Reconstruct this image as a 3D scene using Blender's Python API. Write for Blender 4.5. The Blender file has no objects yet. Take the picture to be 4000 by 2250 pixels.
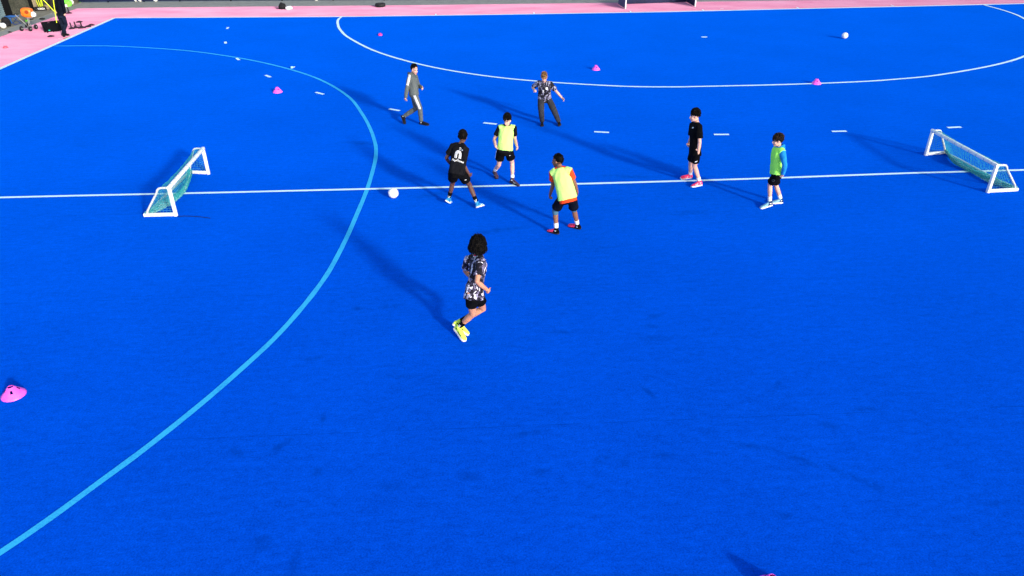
import bpy, bmesh, math, random
from mathutils import Vector, Matrix, noise, Quaternion
from mathutils.bvhtree import BVHTree
random.seed(7)
SC = bpy.context.scene
COL = SC.collection
PI = math.pi
V = Vector

# ------------------------------------------------------------------ camera
CAMP = V((-9.82550299, -38.7259586, 6.43457881))
YAW, PITCH, ROLL, FPX = 0.0467119024, -0.524345161, -0.0083607011, 2856.74754
def cam_axes():
    cy, sy, cp, sp = math.cos(YAW), math.sin(YAW), math.cos(PITCH), math.sin(PITCH)
    f = V((sy*cp, cy*cp, sp)); r = V((cy, -sy, 0)); u = r.cross(f)
    cr, sr = math.cos(ROLL), math.sin(ROLL)
    return cr*r+sr*u, -sr*r+cr*u, f
CR, CU, CF = cam_axes()
def ray(px, py):
    return (CR*((px-2000)/FPX) - CU*((py-1125)/FPX) + CF)
def at(px, py, z=0.0):
    "the point of the level z that the survey pixel (px, py) of the photograph shows"
    d = ray(px, py); return CAMP + d*((z-CAMP.z)/d.z)
def at_y(px, py, y):
    d = ray(px, py); return CAMP + d*((y-CAMP.y)/d.y)
def at_x(px, py, x):
    d = ray(px, py); return CAMP + d*((x-CAMP.x)/d.x)
cam = bpy.data.cameras.new('camera'); camo = bpy.data.objects.new('camera', cam); COL.objects.link(camo)
cam.sensor_width = 36; cam.lens = 36*FPX/4000; cam.clip_start = .1; cam.clip_end = 2000
M = Matrix((( CR.x, CU.x, -CF.x, CAMP.x), (CR.y, CU.y, -CF.y, CAMP.y), (CR.z, CU.z, -CF.z, CAMP.z), (0, 0, 0, 1)))
camo.matrix_world = M
SC.camera = camo

# ------------------------------------------------------------------ light
SUN_EL, SUN_AZ = math.radians(17.0), math.radians(146.0)     # clockwise from +Y
w = bpy.data.worlds.new("World"); SC.world = w; w.use_nodes = True
nt = w.node_tree; bg = nt.nodes['Background']
sky = nt.nodes.new('ShaderNodeTexSky'); sky.sky_type = 'NISHITA'; sky.sun_disc = False
sky.sun_elevation = SUN_EL; sky.sun_rotation = SUN_AZ; sky.air_density = 1.0; sky.dust_density = 1.5
nt.links.new(sky.outputs[0], bg.inputs[0]); bg.inputs[1].default_value = SKY_STRENGTH = 0.15
sl = bpy.data.lights.new('sun', 'SUN'); sl.energy = 2.0; sl.angle = math.radians(4.5); sl.color = (1.0, .96, .91)
so = bpy.data.objects.new('sun', sl); COL.objects.link(so)
tosun = V((math.sin(SUN_AZ)*math.cos(SUN_EL), math.cos(SUN_AZ)*math.cos(SUN_EL), math.sin(SUN_EL)))
so.rotation_euler = tosun.to_track_quat('Z', 'Y').to_euler(); so.location = tosun*60
SC.view_settings.view_transform = 'Standard'; SC.view_settings.look = 'None'; SC.view_settings.gamma = 1
SC.view_settings.exposure = EXPOSURE = 0.95

# ------------------------------------------------------------------ materials
def lin(r, g, b):
    f = lambda c: (c/255/12.92) if c/255 <= .04045 else ((c/255+.055)/1.055)**2.4
    return (f(r), f(g), f(b), 1)
class NT:
    "little helper to write node trees"
    def __init__(s, name):
        s.m = bpy.data.materials.new(name); s.m.use_nodes = True
        s.t = s.m.node_tree; s.b = s.t.nodes['Principled BSDF']
    def n(s, kind, **kw):
        nd = s.t.nodes.new(kind)
        for k, v in kw.items():
            if k.startswith('i_'): nd.inputs[k[2:]].default_value = v
            elif k[0] == 'i' and k[1:].isdigit(): nd.inputs[int(k[1:])].default_value = v
            else: setattr(nd, k, v)
        return nd
    def l(s, a, b): s.t.links.new(a, b)
    def coord(s, which='Object'): return s.n('ShaderNodeTexCoord').outputs[which]
    def mapping(s, vec, scale=(1, 1, 1), loc=(0, 0, 0), rot=(0, 0, 0), kind='POINT'):
        m = s.n('ShaderNodeMapping', vector_type=kind); s.l(vec, m.inputs[0])
        m.inputs['Location'].default_value = loc; m.inputs['Rotation'].default_value = rot; m.inputs['Scale'].default_value = scale
        return m.outputs[0]
    def noise(s, vec, scale, detail=2, rough=.5, dist=0):
        nd = s.n('ShaderNodeTexNoise'); s.l(vec, nd.inputs['Vector'])
        nd.inputs['Scale'].default_value = scale; nd.inputs['Detail'].default_value = detail
        nd.inputs['Roughness'].default_value = rough; nd.inputs['Distortion'].default_value = dist
        return nd.outputs[0]
    def ramp(s, fac, stops, interp='LINEAR'):
        nd = s.n('ShaderNodeValToRGB'); s.l(fac, nd.inputs[0]); cr = nd.color_ramp; cr.interpolation = interp
        while len(cr.elements) < len(stops): cr.elements.new(.5)
        for e, (p, c) in zip(cr.elements, stops): e.position = p; e.color = c if len(c) == 4 else (*c, 1)
        return nd.outputs[0]
    def mix(s, fac, a, b, mode='MIX'):
        nd = s.n('ShaderNodeMix', data_type='RGBA', blend_type=mode)
        for sock, v in ((nd.inputs[0], fac), (nd.inputs[6], a), (nd.inputs[7], b)):
            if hasattr(v, 'is_output'): s.l(v, sock)
            else: sock.default_value = v
        return nd.outputs[2]
    def math(s, op, a, b=None, clamp=False):
        nd = s.n('ShaderNodeMath', operation=op, use_clamp=clamp)
        for i, v in enumerate((a, b)):
            if v is None: continue
            if hasattr(v, 'is_output'): s.l(v, nd.inputs[i])
            else: nd.inputs[i].default_value = v
        return nd.outputs[0]
    def bump(s, h, strength=.3, dist=.01):
        nd = s.n('ShaderNodeBump'); s.l(h, nd.inputs['Height']); nd.inputs['Strength'].default_value = strength
        nd.inputs['Distance'].default_value = dist; s.l(nd.outputs[0], s.b.inputs['Normal'])
    def done(s, col=None, rough=.7, metal=0, spec=.3, **kw):
        if col is not None:
            if hasattr(col, 'is_output'): s.l(col, s.b.inputs['Base Color'])
            else: s.b.inputs['Base Color'].default_value = col
        s.b.inputs['Roughness'].default_value = rough; s.b.inputs['Metallic'].default_value = metal
        s.b.inputs['Specular IOR Level'].default_value = spec
        for k, v in kw.items(): s.b.inputs[k.replace('_', ' ')].default_value = v
        return s.m
def var(name, c, amt=.12, scale=30, rough=.7, spec=.3, metal=0, c2=None, bump=0, **kw):
    "a colour with uneven wear: two noises pull it lighter and darker"
    t = NT(name); co = t.coord()
    a = t.noise(co, scale, 4, .6); b = t.noise(co, scale*.13, 3)
    m = t.math('ADD', t.math('MULTIPLY', a, .6), t.math('MULTIPLY', b, .4))
    dark = tuple(x*(1-amt*1.6) for x in c[:3])+(1,); light = tuple(min(1, x*(1+amt)) for x in c[:3])+(1,)
    if c2: dark = c2
    col = t.ramp(m, [(.3, dark), (.7, light)])
    if bump: t.bump(a, bump, .004)
    return t.done(col, rough, metal, spec, **kw)

def turf():
    t = NT('blue turf'); co = t.coord()
    fine = t.noise(co, 46, 3, .8); mid = t.noise(t.mapping(co, (1, 1.4, 1)), 9, 3, .65); big = t.noise(co, .32, 3, .6)
    streak = t.noise(t.mapping(co, (.7, 3.4, 1)), 3.4, 5, .68, .6)
    g = t.math('ADD', t.math('MULTIPLY', fine, .54), t.math('MULTIPLY', mid, .18))
    g = t.math('ADD', g, t.math('MULTIPLY', big, .12)); g = t.math('ADD', g, t.math('MULTIPLY', streak, .16))
    col = t.ramp(g, [(.35, TURF[0]), (.5, TURF[1]), (.65, TURF[2])])
    # flattened and rubbed patches where players turned and slid
    acc = None
    sc = [(2190,1298,.40,.05,0),(2555,1235,.2,.05,8),(2535,1274,.2,.05,-3),(2560,1322,.38,.06,0),(2530,1530,.3,.035,-42),(3035,1505,.3,.035,35),
          (3385,1600,.32,.05,0),(2765,1685,.16,.06,0),(3240,1662,.2,.05,-15),(2060,1693,.4,.05,4),(2350,1792,.17,.06,12),(2430,1806,.2,.06,-25),
          (2115,1848,.2,.06,5),(2590,1780,.2,.05,0),(2950,1748,.42,.05,-12),(3120,1795,.42,.05,-25),(3300,1850,.36,.05,-28),(3410,1895,.22,.06,-40),
          (3064,2015,.2,.05,-8),(1225,1400,.22,.05,8),(1100,1738,.3,.05,32),(925,1768,.2,.05,-28),(1240,1842,.16,.06,-18),(1530,1898,.26,.055,-3),
          (1830,1860,.22,.06,-4),(1262,1640,.2,.035,-55),(1015,2125,.2,.1,10),(1150,2195,.3,.05,58),(1395,1205,.2,.07,-5),(1520,1195,.3,.05,4),
          (2300,1900,.12,.05,0),(1700,760,.8,.12,8),(2450,690,.9,.1,-6),(1950,900,.9,.1,10),(2700,830,.8,.1,2),(1420,560,.9,.12,-10)]
    for i, (px, py, a, b, rot) in enumerate(sc):
        p = at(px, py)
        mp = t.mapping(co, (a, b*1.9, 1), (p.x, p.y, 0), (0, 0, math.radians(rot*1.5)), 'TEXTURE')
        ln = t.n('ShaderNodeVectorMath', operation='LENGTH'); t.l(mp, ln.inputs[0])
        mr = t.n('ShaderNodeMapRange', interpolation_type='SMOOTHSTEP'); t.l(ln.outputs['Value'], mr.inputs[0])
        mr.inputs[1].default_value = 1.0; mr.inputs[2].default_value = .1; mr.inputs[3].default_value = 0; mr.inputs[4].default_value = 1
        acc = mr.outputs[0] if acc is None else t.math('MAXIMUM', acc, mr.outputs[0])
    frag = t.math('MULTIPLY', acc, t.ramp(t.noise(co, 7, 3, .7), [(.3, (0, 0, 0)), (.62, (1, 1, 1))]))
    vor = t.n('ShaderNodeTexVoronoi', i_Scale=1.0, i_Randomness=1.0)
    t.l(t.mix(.12, t.mapping(co, (.7, 2.6, 1), rot=(0, 0, .12)), t.n('ShaderNodeTexNoise', i_Scale=1.6).outputs[1]), vor.inputs['Vector'])
    smear = t.ramp(vor.outputs['Distance'], [(.06, (1, 1, 1)), (.2, (0, 0, 0))])
    pick = t.ramp(vor.outputs['Color'], [(.60, (0, 0, 0)), (.72, (1, 1, 1))])
    smear = t.math('MULTIPLY', t.math('MULTIPLY', smear, pick), t.ramp(t.noise(co, 11, 3, .7), [(.35, (0, 0, 0)), (.7, (1, 1, 1))]))
    tot = t.math('MAXIMUM', t.math('MULTIPLY', frag, 1.0), t.math('MULTIPLY', smear, .75))
    col = t.mix(t.math('MULTIPLY', tot, .62), col, TURF[3])
    # the joins between the rolls of carpet
    sy = at(2900, 1607).y; sep = t.n('ShaderNodeSeparateXYZ'); t.l(t.mix(.004, co, t.n('ShaderNodeTexNoise', i_Scale=1.3).outputs[1]), sep.inputs[0])
    fr = t.math('FRACT', t.math('DIVIDE', t.math('ADD', sep.outputs[1], 200*3.66-sy), 3.66))
    seam = t.math('MULTIPLY', t.math('LESS_THAN', fr, .0042), t.ramp(t.noise(co, 1.7, 3), [(.4, (0, 0, 0)), (.6, (1, 1, 1))]))
    col = t.mix(t.math('MULTIPLY', seam, .5), col, TURF[3])
    m = t.done(col, .95, 0, .0)
    t.b.inputs['Diffuse Roughness'].default_value = .2
    t.b.inputs['Sheen Weight'].default_value = SHEEN[0]; t.b.inputs['Sheen Roughness'].default_value = SHEEN[1]; t.b.inputs['Sheen Tint'].default_value = SHEEN[2]
    return m
TURF = [(.0002, .028, .31, 1), (.0003, .058, .56, 1), (.0005, .096, .80, 1), (.0002, .026, .28, 1)]
SHEEN = (.22, .65, (.0, .24, .95, 1))
M_ = {}
M_['turf'] = turf()
def paint(name, c, wear, amt):
    t = NT(name); co = t.coord(); f = t.noise(co, 34, 4, .75); b = t.noise(co, 2.2, 4, .65)
    m = t.math('ADD', t.math('MULTIPLY', f, .6), t.math('MULTIPLY', b, .4))
    return t.done(t.ramp(m, [(.5-amt, wear), (.52, c)]), .9, 0, .1)
M_['white_paint'] = paint('white line yarn', (.74, .95, .96, 1), (.50, .78, .92, 1), .2)
M_['cyan_paint'] = paint('cyan line paint', (.035, .48, .84, 1), (.008, .24, .72, 1), .2)
def pinkmat():
    t = NT('pink turf'); co = t.coord(); f = t.noise(co, 60, 2, .7); b = t.noise(t.mapping(co, (.5, 1.2, 1)), .7, 4, .6)
    m = t.math('ADD', t.math('MULTIPLY', f, .45), t.math('MULTIPLY', b, .55))
    m2 = t.done(t.ramp(m, [(.34, (.45, .13, .24, 1)), (.5, (.52, .21, .33, 1)), (.66, (.55, .28, .41, 1))]), .95, 0, .08)
    t.b.inputs['Diffuse Roughness'].default_value = 1.0
    return m2
M_['pink'] = pinkmat()
M_['asphalt'] = var('asphalt', (.31, .32, .30, 1), .22, 22, .95, .1)
# ------------------------------------------------------------------ object helpers
def tag(o, label=None, cat=None, group=None, kind=None):
    for k, v in (('label', label), ('category', cat), ('group', group), ('kind', kind)):
        if v: o[k] = v
    return o
def link(name, me, mats, parent=None, loc=(0, 0, 0)):
    o = bpy.data.objects.new(name, me); COL.objects.link(o); o.location = loc
    for m in (mats if isinstance(mats, (list, tuple)) else [mats]): me.materials.append(m)
    if parent: o.parent = parent
    return o
def thing(name, label, cat, loc=(0, 0, 0), rz=0, group=None):
    o = bpy.data.objects.new(name, None); COL.objects.link(o); o.location = loc; o.rotation_euler = (0, 0, rz)
    o.empty_display_size = .1
    return tag(o, label, cat, group)
def copy_tree(o, parent=None):
    c = o.copy(); COL.objects.link(c)
    if parent: c.parent = parent
    for ch in list(o.children): copy_tree(ch, c)
    return c
class MB:
    def __init__(s): s.v = []; s.f = []
    def add(s, vs, fs):
        b = len(s.v); s.v += [tuple(x) for x in vs]; s.f += [tuple(i+b for i in f) for f in fs]; return s
    def loft(s, rings, caps=True):
        n = len(rings[0]); b = len(s.v)
        for r in rings: s.v += [tuple(p) for p in r]
        for k in range(len(rings)-1):
            for i in range(n):
                j = (i+1) % n
                s.f.append((b+k*n+i, b+k*n+j, b+(k+1)*n+j, b+(k+1)*n+i))
        if caps:
            s.f.append(tuple(b+i for i in reversed(range(n)))); s.f.append(tuple(b+(len(rings)-1)*n+i for i in range(n)))
        return s
    def ring(s, c, ax, ay, a, b, n=14, p=2.0):
        out = []
        for i in range(n):
            t = 2*PI*i/n; ct, st = math.cos(t), math.sin(t)
            x = math.copysign(abs(ct)**(2/p), ct)*a; y = math.copysign(abs(st)**(2/p), st)*b
            out.append(V(c)+ax*x+ay*y)
        return out
    def tube(s, pts, rad, n=10, caps=True, flat=1.0, up=None, p=2.0, dome=False):
        pts = [V(q) for q in pts]
        if not isinstance(rad, (list, tuple)): rad = [rad]*len(pts)
        if dome:
            d0 = (pts[0]-pts[1]).normalized(); d1 = (pts[-1]-pts[-2]).normalized()
            pts = [pts[0]+d0*rad[0]*.85, pts[0]+d0*rad[0]*.5]+pts+[pts[-1]+d1*rad[-1]*.5, pts[-1]+d1*rad[-1]*.85]
            rad = [rad[0]*.45, rad[0]*.85]+list(rad)+[rad[-1]*.85, rad[-1]*.45]
        d = (pts[1]-pts[0]).normalized()
        ref = V(up) if up is not None else (V((0, 0, 1)) if abs(d.z) < .9 else V((1, 0, 0)))
        ax = d.cross(ref).normalized(); rings = []
        for i, q in enumerate(pts):
            d = (pts[min(i+1, len(pts)-1)]-pts[max(i-1, 0)]).normalized()
            ax = (ax-d*ax.dot(d)).normalized(); ay = ax.cross(d)
            rings.append(s.ring(q, ax, ay, rad[i], rad[i]*flat, n, p))
        for r in rings: r.reverse()
        return s.loft(rings, caps)
    def box(s, c, sx, sy, sz, rot=None):
        c = V(c); R3 = rot if rot is not None else Matrix.Identity(3)
        vs = [c+R3@V((x*sx/2, y*sy/2, z*sz/2)) for x in (-1, 1) for y in (-1, 1) for z in (-1, 1)]
        return s.add(vs, [(0, 1, 3, 2), (4, 6, 7, 5), (0, 4, 5, 1), (2, 3, 7, 6), (0, 2, 6, 4), (1, 5, 7, 3)])
    def ell(s, c, ax, ay, az, a, b, h, nu=14, nv=9):
        "an ellipsoid on three given axes"
        c = V(c); vs = [c+az*h]; fs = []
        for k in range(1, nv):
            ph = PI*k/nv
            for i in range(nu):
                t = 2*PI*i/nu; vs.append(c+ax*(a*math.sin(ph)*math.cos(t))+ay*(b*math.sin(ph)*math.sin(t))+az*(h*math.cos(ph)))
        vs.append(c-az*h); L = len(vs)-1
        for i in range(nu):
            j = (i+1) % nu; fs.append((0, 1+i, 1+j)); fs.append((L, 1+(nv-2)*nu+j, 1+(nv-2)*nu+i))
        for k in range(nv-2):
            for i in range(nu):
                j = (i+1) % nu; a0 = 1+k*nu; b0 = a0+nu
                fs.append((a0+i, b0+i, b0+j, a0+j))
        return s.add(vs, fs)
    def lathe(s, prof, n=24, c=(0, 0, 0), caps=True):
        rings = [[V((c[0]+r*math.cos(2*PI*i/n), c[1]+r*math.sin(2*PI*i/n), c[2]+z)) for i in range(n)] for r, z in prof]
        return s.loft(rings, caps)
    def prism(s, outline, z0, z1):
        return s.loft([[V((x, y, z0)) for x, y in outline], [V((x, y, z1)) for x, y in outline]])
    def mesh(s, name, smooth=True, bevel=0):
        me = bpy.data.meshes.new(name); me.from_pydata(s.v, [], s.f); me.validate()
        bm = bmesh.new(); bm.from_mesh(me); bmesh.ops.recalc_face_normals(bm, faces=bm.faces)
        if bevel:
            es = [e for e in bm.edges if len(e.link_faces) == 2 and e.calc_face_angle(0) > .6]
            bmesh.ops.bevel(bm, geom=es, offset=bevel, segments=2, affect='EDGES', profile=.6)
        bm.to_mesh(me); bm.free()
        if smooth:
            me.polygons.foreach_set('use_smooth', [True]*len(me.polygons)); me.set_sharp_from_angle(angle=math.radians(40))
        return me
    def build(s, name, mat, parent=None, loc=(0, 0, 0), smooth=True, bevel=0):
        return link(name, s.mesh(name, smooth, bevel), mat, parent, loc)
    def fused(s, name, voxel, smooth=4, wr=None, factor=.5):
        "one continuous skin over the shells (voxel remesh, then relaxed)"
        me = s.mesh('tmp', False); o = bpy.data.objects.new('tmp', me); COL.objects.link(o)
        r = o.modifiers.new('r', 'REMESH'); r.mode = 'VOXEL'; r.voxel_size = voxel
        if smooth:
            sm = o.modifiers.new('s', 'SMOOTH'); sm.factor = factor; sm.iterations = smooth
        dg = bpy.context.evaluated_depsgraph_get(); out = bpy.data.meshes.new_from_object(o.evaluated_get(dg))
        bpy.data.objects.remove(o); bpy.data.meshes.remove(me); out.name = name
        if wr:
            amp, sc, st = wr
            nrm = [v.normal.copy() for v in out.vertices]; pos = []
            for v, nn in zip(out.vertices, nrm):
                q = v.co; w1 = noise.noise(V((q.x*sc*st[0], q.y*sc*st[1], q.z*sc*st[2])))
                w2 = noise.noise(V((q.x*sc*2.3+9, q.y*sc*2.3, q.z*sc*1.4+4)))
                pos.extend(q + nn*(amp*((1-abs(w1)*2.2)*.7+w2*.6)))
            out.vertices.foreach_set('co', pos); out.update()
        out.polygons.foreach_set('use_smooth', [True]*len(out.polygons))
        return out
def decal(name, target, verts, faces, mat, O, ux, uy, N, off=.004, parent=None, cut=.03):
    "flat print laid on a garment: each corner dropped onto the cloth along -N"
    bm = bmesh.new(); vs = [bm.verts.new((x, y, 0)) for x, y in verts]
    for f in faces:
        try: bm.faces.new([vs[i] for i in f])
        except ValueError: pass
    for _ in range(3):
        es = [e for e in bm.edges if e.calc_length() > cut]
        if not es: break
        bmesh.ops.subdivide_edges(bm, edges=es, cuts=1)
    bmesh.ops.triangulate(bm, faces=bm.faces)
    me0 = target.data; bv = BVHTree.FromPolygons([v.co for v in me0.vertices], [p.vertices for p in me0.polygons])
    miss = []
    for v in bm.verts:
        P = V(O)+ux*v.co.x+uy*v.co.y
        h = bv.ray_cast(P+N*.35, -N, .7)
        if h[0] is None or h[1].dot(N) < .15: miss.append(v)
        else: v.co = h[0]+N*off
    if len(miss) < len(bm.verts): bmesh.ops.delete(bm, geom=miss, context='VERTS')
    bmesh.ops.recalc_face_normals(bm, faces=bm.faces)
    me = bpy.data.meshes.new(name); bm.to_mesh(me); bm.free()
    return link(name, me, mat, parent or target)
def text_mesh(txt, size, shear=0, offset=0.0):
    cu = bpy.data.curves.new('t', 'FONT'); cu.body = txt; cu.size = size; cu.align_x = 'CENTER'; cu.align_y = 'CENTER'; cu.shear = shear; cu.offset = offset
    cu.resolution_u = 2
    o = bpy.data.objects.new('t', cu); COL.objects.link(o)
    dg = bpy.context.evaluated_depsgraph_get(); me = bpy.data.meshes.new_from_object(o.evaluated_get(dg))
    vs = [(v.co.x, v.co.y) for v in me.vertices]; fs = [tuple(p.vertices) for p in me.polygons]
    bpy.data.objects.remove(o); bpy.data.curves.remove(cu); bpy.data.meshes.remove(me)
    return vs, fs
def sheet(name, outline, z, mat, kind='structure'):
    me = bpy.data.meshes.new(name); me.from_pydata([(x, y, z) for x, y in outline], [], [tuple(range(len(outline)))])
    bm = bmesh.new(); bm.from_mesh(me); bmesh.ops.triangulate(bm, faces=bm.faces)
    for f in bm.faces:
        if f.normal.z < 0: f.normal_flip()
    bm.to_mesh(me); bm.free()
    o = link(name, me, mat); tag(o, kind=kind); return o
def strip(name, pts, width, z, mat):
    pts = [V((p[0], p[1], 0)) for p in pts]; vs = []; fs = []
    for i, p in enumerate(pts):
        d = (pts[min(i+1, len(pts)-1)]-pts[max(i-1, 0)]).normalized(); n = V((-d.y, d.x, 0))*(width/2*(1+.09*noise.noise(p*3.1)))
        vs += [(p.x+n.x, p.y+n.y, z), (p.x-n.x, p.y-n.y, z)]
        if i: fs.append((2*i-2, 2*i-1, 2*i+1, 2*i))
    me = bpy.data.meshes.new(name); me.from_pydata(vs, [], fs)
    o = link(name, me, mat); tag(o, kind='structure'); return o
def smooth_path(pts, n=10):
    P = [V((p[0], p[1], 0)) for p in pts]; out = []
    for i in range(len(P)-1):
        a, b, c, d = P[max(i-1, 0)], P[i], P[i+1], P[min(i+2, len(P)-1)]
        for k in range(n):
            t = k/n; out.append(.5*((2*b)+(c-a)*t+(2*a-5*b+4*c-d)*t*t+(3*b-a-3*c+d)*t**3))
    return out+[P[-1]]

# ------------------------------------------------------------------ the ground and its markings
sheet('ground', [(-400, -400), (400, -400), (400, 400), (-400, 400)], -.012, M_['asphalt'])
sheet('run_off', [(-30.9, -75), (-30.86, -3.8), (-30.9, 3.55), (-25.5, 3.39), (-11.9, 2.85), (-2.3, 2.6), (7.5, 2.4), (24, 2.0), (24, -75)], -.006, M_['pink'])
BK = [(446, 70), (1336, 65), (1702, 60), (2087, 54.5), (2607, 46), (3120, 34), (3490, 26), (4000, 14)]
bk = [at(*p) for p in BK]
e1 = at(0, 268)
side = [(e1.x+(e1.x-bk[0].x)*3, -75), (e1.x, e1.y), (bk[0].x, bk[0].y)]
pitch_edge = side+[(p.x, p.y) for p in bk[1:]]+[(24, bk[-1].y+.1), (24, -75)]
sheet('pitch', pitch_edge, 0.0, M_['turf'])
LW = .115
strip('back_line', [(p.x, p.y-.03) for p in bk]+[(24, bk[-1].y+.07)], .17, .007, M_['white_paint'])
strip('side_line', [(side[0][0]+.03, -75), (side[1][0]+.03, side[1][1]), (side[2][0]+.03, side[2][1]-.05)], 0.17, .011, M_['white_paint'])
arc = [(1337, 64), (1321, 78), (1320, 96), (1330, 118), (1366, 150), (1473, 203), (1649, 254), (1859, 292), (2092, 317.5), (2410, 337), (2611, 340.5), (2743, 338.5), (3054, 331.5), (3347, 320.5), (3498, 310.5), (3660, 294.5), (3873, 257.5), (4000, 221)]
A = [at(*p) for p in arc]
e_, s_ = at(4000, 73), A[-1]
mid_ = [V((12.4, -9.9, 0)), V((13.9, -8.1, 0)), V((15.2, -6.0, 0))]
A += mid_+[at(4000, 73), at(3942, 48), at(3840, 18.5)]
strip('shooting_circle_line', smooth_path(A, 8), LW, .011, M_['white_paint'])
strip('cross_field_line', smooth_path([(side[1][0], at(0, 773).y)]+[at(*p)[:2] for p in [(0, 773), (500, 761.4), (900, 752.6), (1250, 744), (2150, 722.5), (2900, 701), (3550, 677.7), (4000, 665.2)]]+[(24, at(4000, 665).y+.15)], 4), .092, .011, M_['white_paint'])
for (px, py) in [(889, 110), (881, 167), (929, 231), (1047, 298), (1249, 365), (1541, 429.5), (1914.6, 483), (2350, 516.6), (2818, 526), (3278, 513.5), (3728, 498)]:
    c = at(px, py); n = V((c.x-math.copysign(min(abs(c.x), 1.83), c.x), c.y, 0)).normalized(); d = V((-n.y, n.x, 0))*.205
    strip('broken_line', [c-d, c+d], .105, .007, M_['white_paint'])
cy = [(203, 180), (408, 179.5), (544, 185), (700, 195.5), (812, 208), (948, 229), (1073, 255.5), (1197, 291), (1290, 331), (1368, 384), (1414, 444), (1445, 500), (1466, 562), (1468, 610), (1458, 660), (1434, 740), (1391, 845), (1348, 942), (1287, 1057), (1225, 1146), (1163, 1222), (1100, 1293), (1017, 1375), (823, 1547), (590, 1735), (388, 1885), (194, 2027), (0, 2160), (-300, 2352)]
cyp = [at(*p)[:2] for p in cy]
strip('cyan_arc_line', smooth_path(cyp, 24), .096, .005, M_['cyan_paint'])
for i, (px, py) in enumerate([(1702, 58), (2087, 53), (2465, 47), (2749, 41), (3120, 32), (3490, 23), (2820, 34)]):
    c = at(px, py); strip('goal_mark', [(c.x, c.y-.05), (c.x, c.y+.28)] if i < 6 else [(c.x-.08, c.y), (c.x+.08, c.y)], .075, .003, M_['white_paint'])
c = at(2751, 145); sp = [(c.x+.14*math.cos(k*PI/8), c.y+.10*math.sin(k*PI/8)) for k in range(16)]
sheet('penalty_spot', sp, .007, M_['white_paint'])
a, b = at(228, 151), at(262, 150.5)
strip('run_off_line', [a, b], .06, .001, M_['white_paint'])
# ------------------------------------------------------------------ people
def skin(name, c):
    t = NT(name); co = t.coord(); f = t.noise(co, 18, 3, .6)
    d = tuple(x*.82 for x in c[:3])+(1,)
    return t.done(t.ramp(f, [(.35, d), (.65, c)]), .55, 0, .35)
def cloth(name, c, amt=.12, rough=.85, c2=None):
    t = NT(name); co = t.coord(); f = t.noise(co, 140, 2, .6); b = t.noise(co, 7, 3, .6)
    m = t.math('ADD', t.math('MULTIPLY', f, .4), t.math('MULTIPLY', b, .6))
    d = tuple(x*(1-amt*1.5) for x in c[:3])+(1,); l = tuple(min(1, x*(1+amt)) for x in c[:3])+(1,)
    t.bump(t.noise(t.mapping(co, (1, 1, .5)), 24, 3, .55), .35, .02)
    return t.done(t.ramp(m, [(.33, c2 or d), (.67, l)]), rough, 0, .05)
def hairmat(name, c):
    t = NT(name); co = t.coord(); f = t.noise(t.mapping(co, (1, 1, .4)), 90, 3, .7)
    d = tuple(x*.35 for x in c[:3])+(1,); l = tuple(x*1.5 for x in c[:3])+(1,)
    return t.done(t.ramp(f, [(.35, d), (.65, l)]), .65, 0, .08)
def mosaic(name, dark, mids, lights, scale, warp):
    "angular light shards with dark outlines printed on a dark jersey"
    t = NT(name); co = t.coord(); mp = t.mapping(co, (1, 1, .62))
    wv = t.n('ShaderNodeTexNoise', i_Scale=7.0, i_Detail=2.0); t.l(co, wv.inputs['Vector'])
    vec = t.mix(warp, mp, wv.outputs['Color'])
    v1 = t.n('ShaderNodeTexVoronoi', feature='DISTANCE_TO_EDGE', i_Scale=scale); t.l(vec, v1.inputs['Vector'])
    v2 = t.n('ShaderNodeTexVoronoi', i_Scale=scale); t.l(vec, v2.inputs['Vector'])
    sh = t.n('ShaderNodeSeparateColor'); t.l(v2.outputs['Color'], sh.inputs[0])
    reg = t.noise(co, 5.5, 2, .5)
    k = t.math('ADD', t.math('MULTIPLY', sh.outputs[0], .62), t.math('MULTIPLY', reg, .55))
    col = t.ramp(k, [(.40, dark), (.45, mids[0]), (.57, mids[1]), (.66, lights[0]), (.76, lights[1])], 'CONSTANT')
    edge = t.ramp(v1.outputs['Distance'], [(.05, (1, 1, 1)), (.075, (0, 0, 0))])
    return t.done(t.mix(edge, col, dark), .8, 0, .2)
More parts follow.
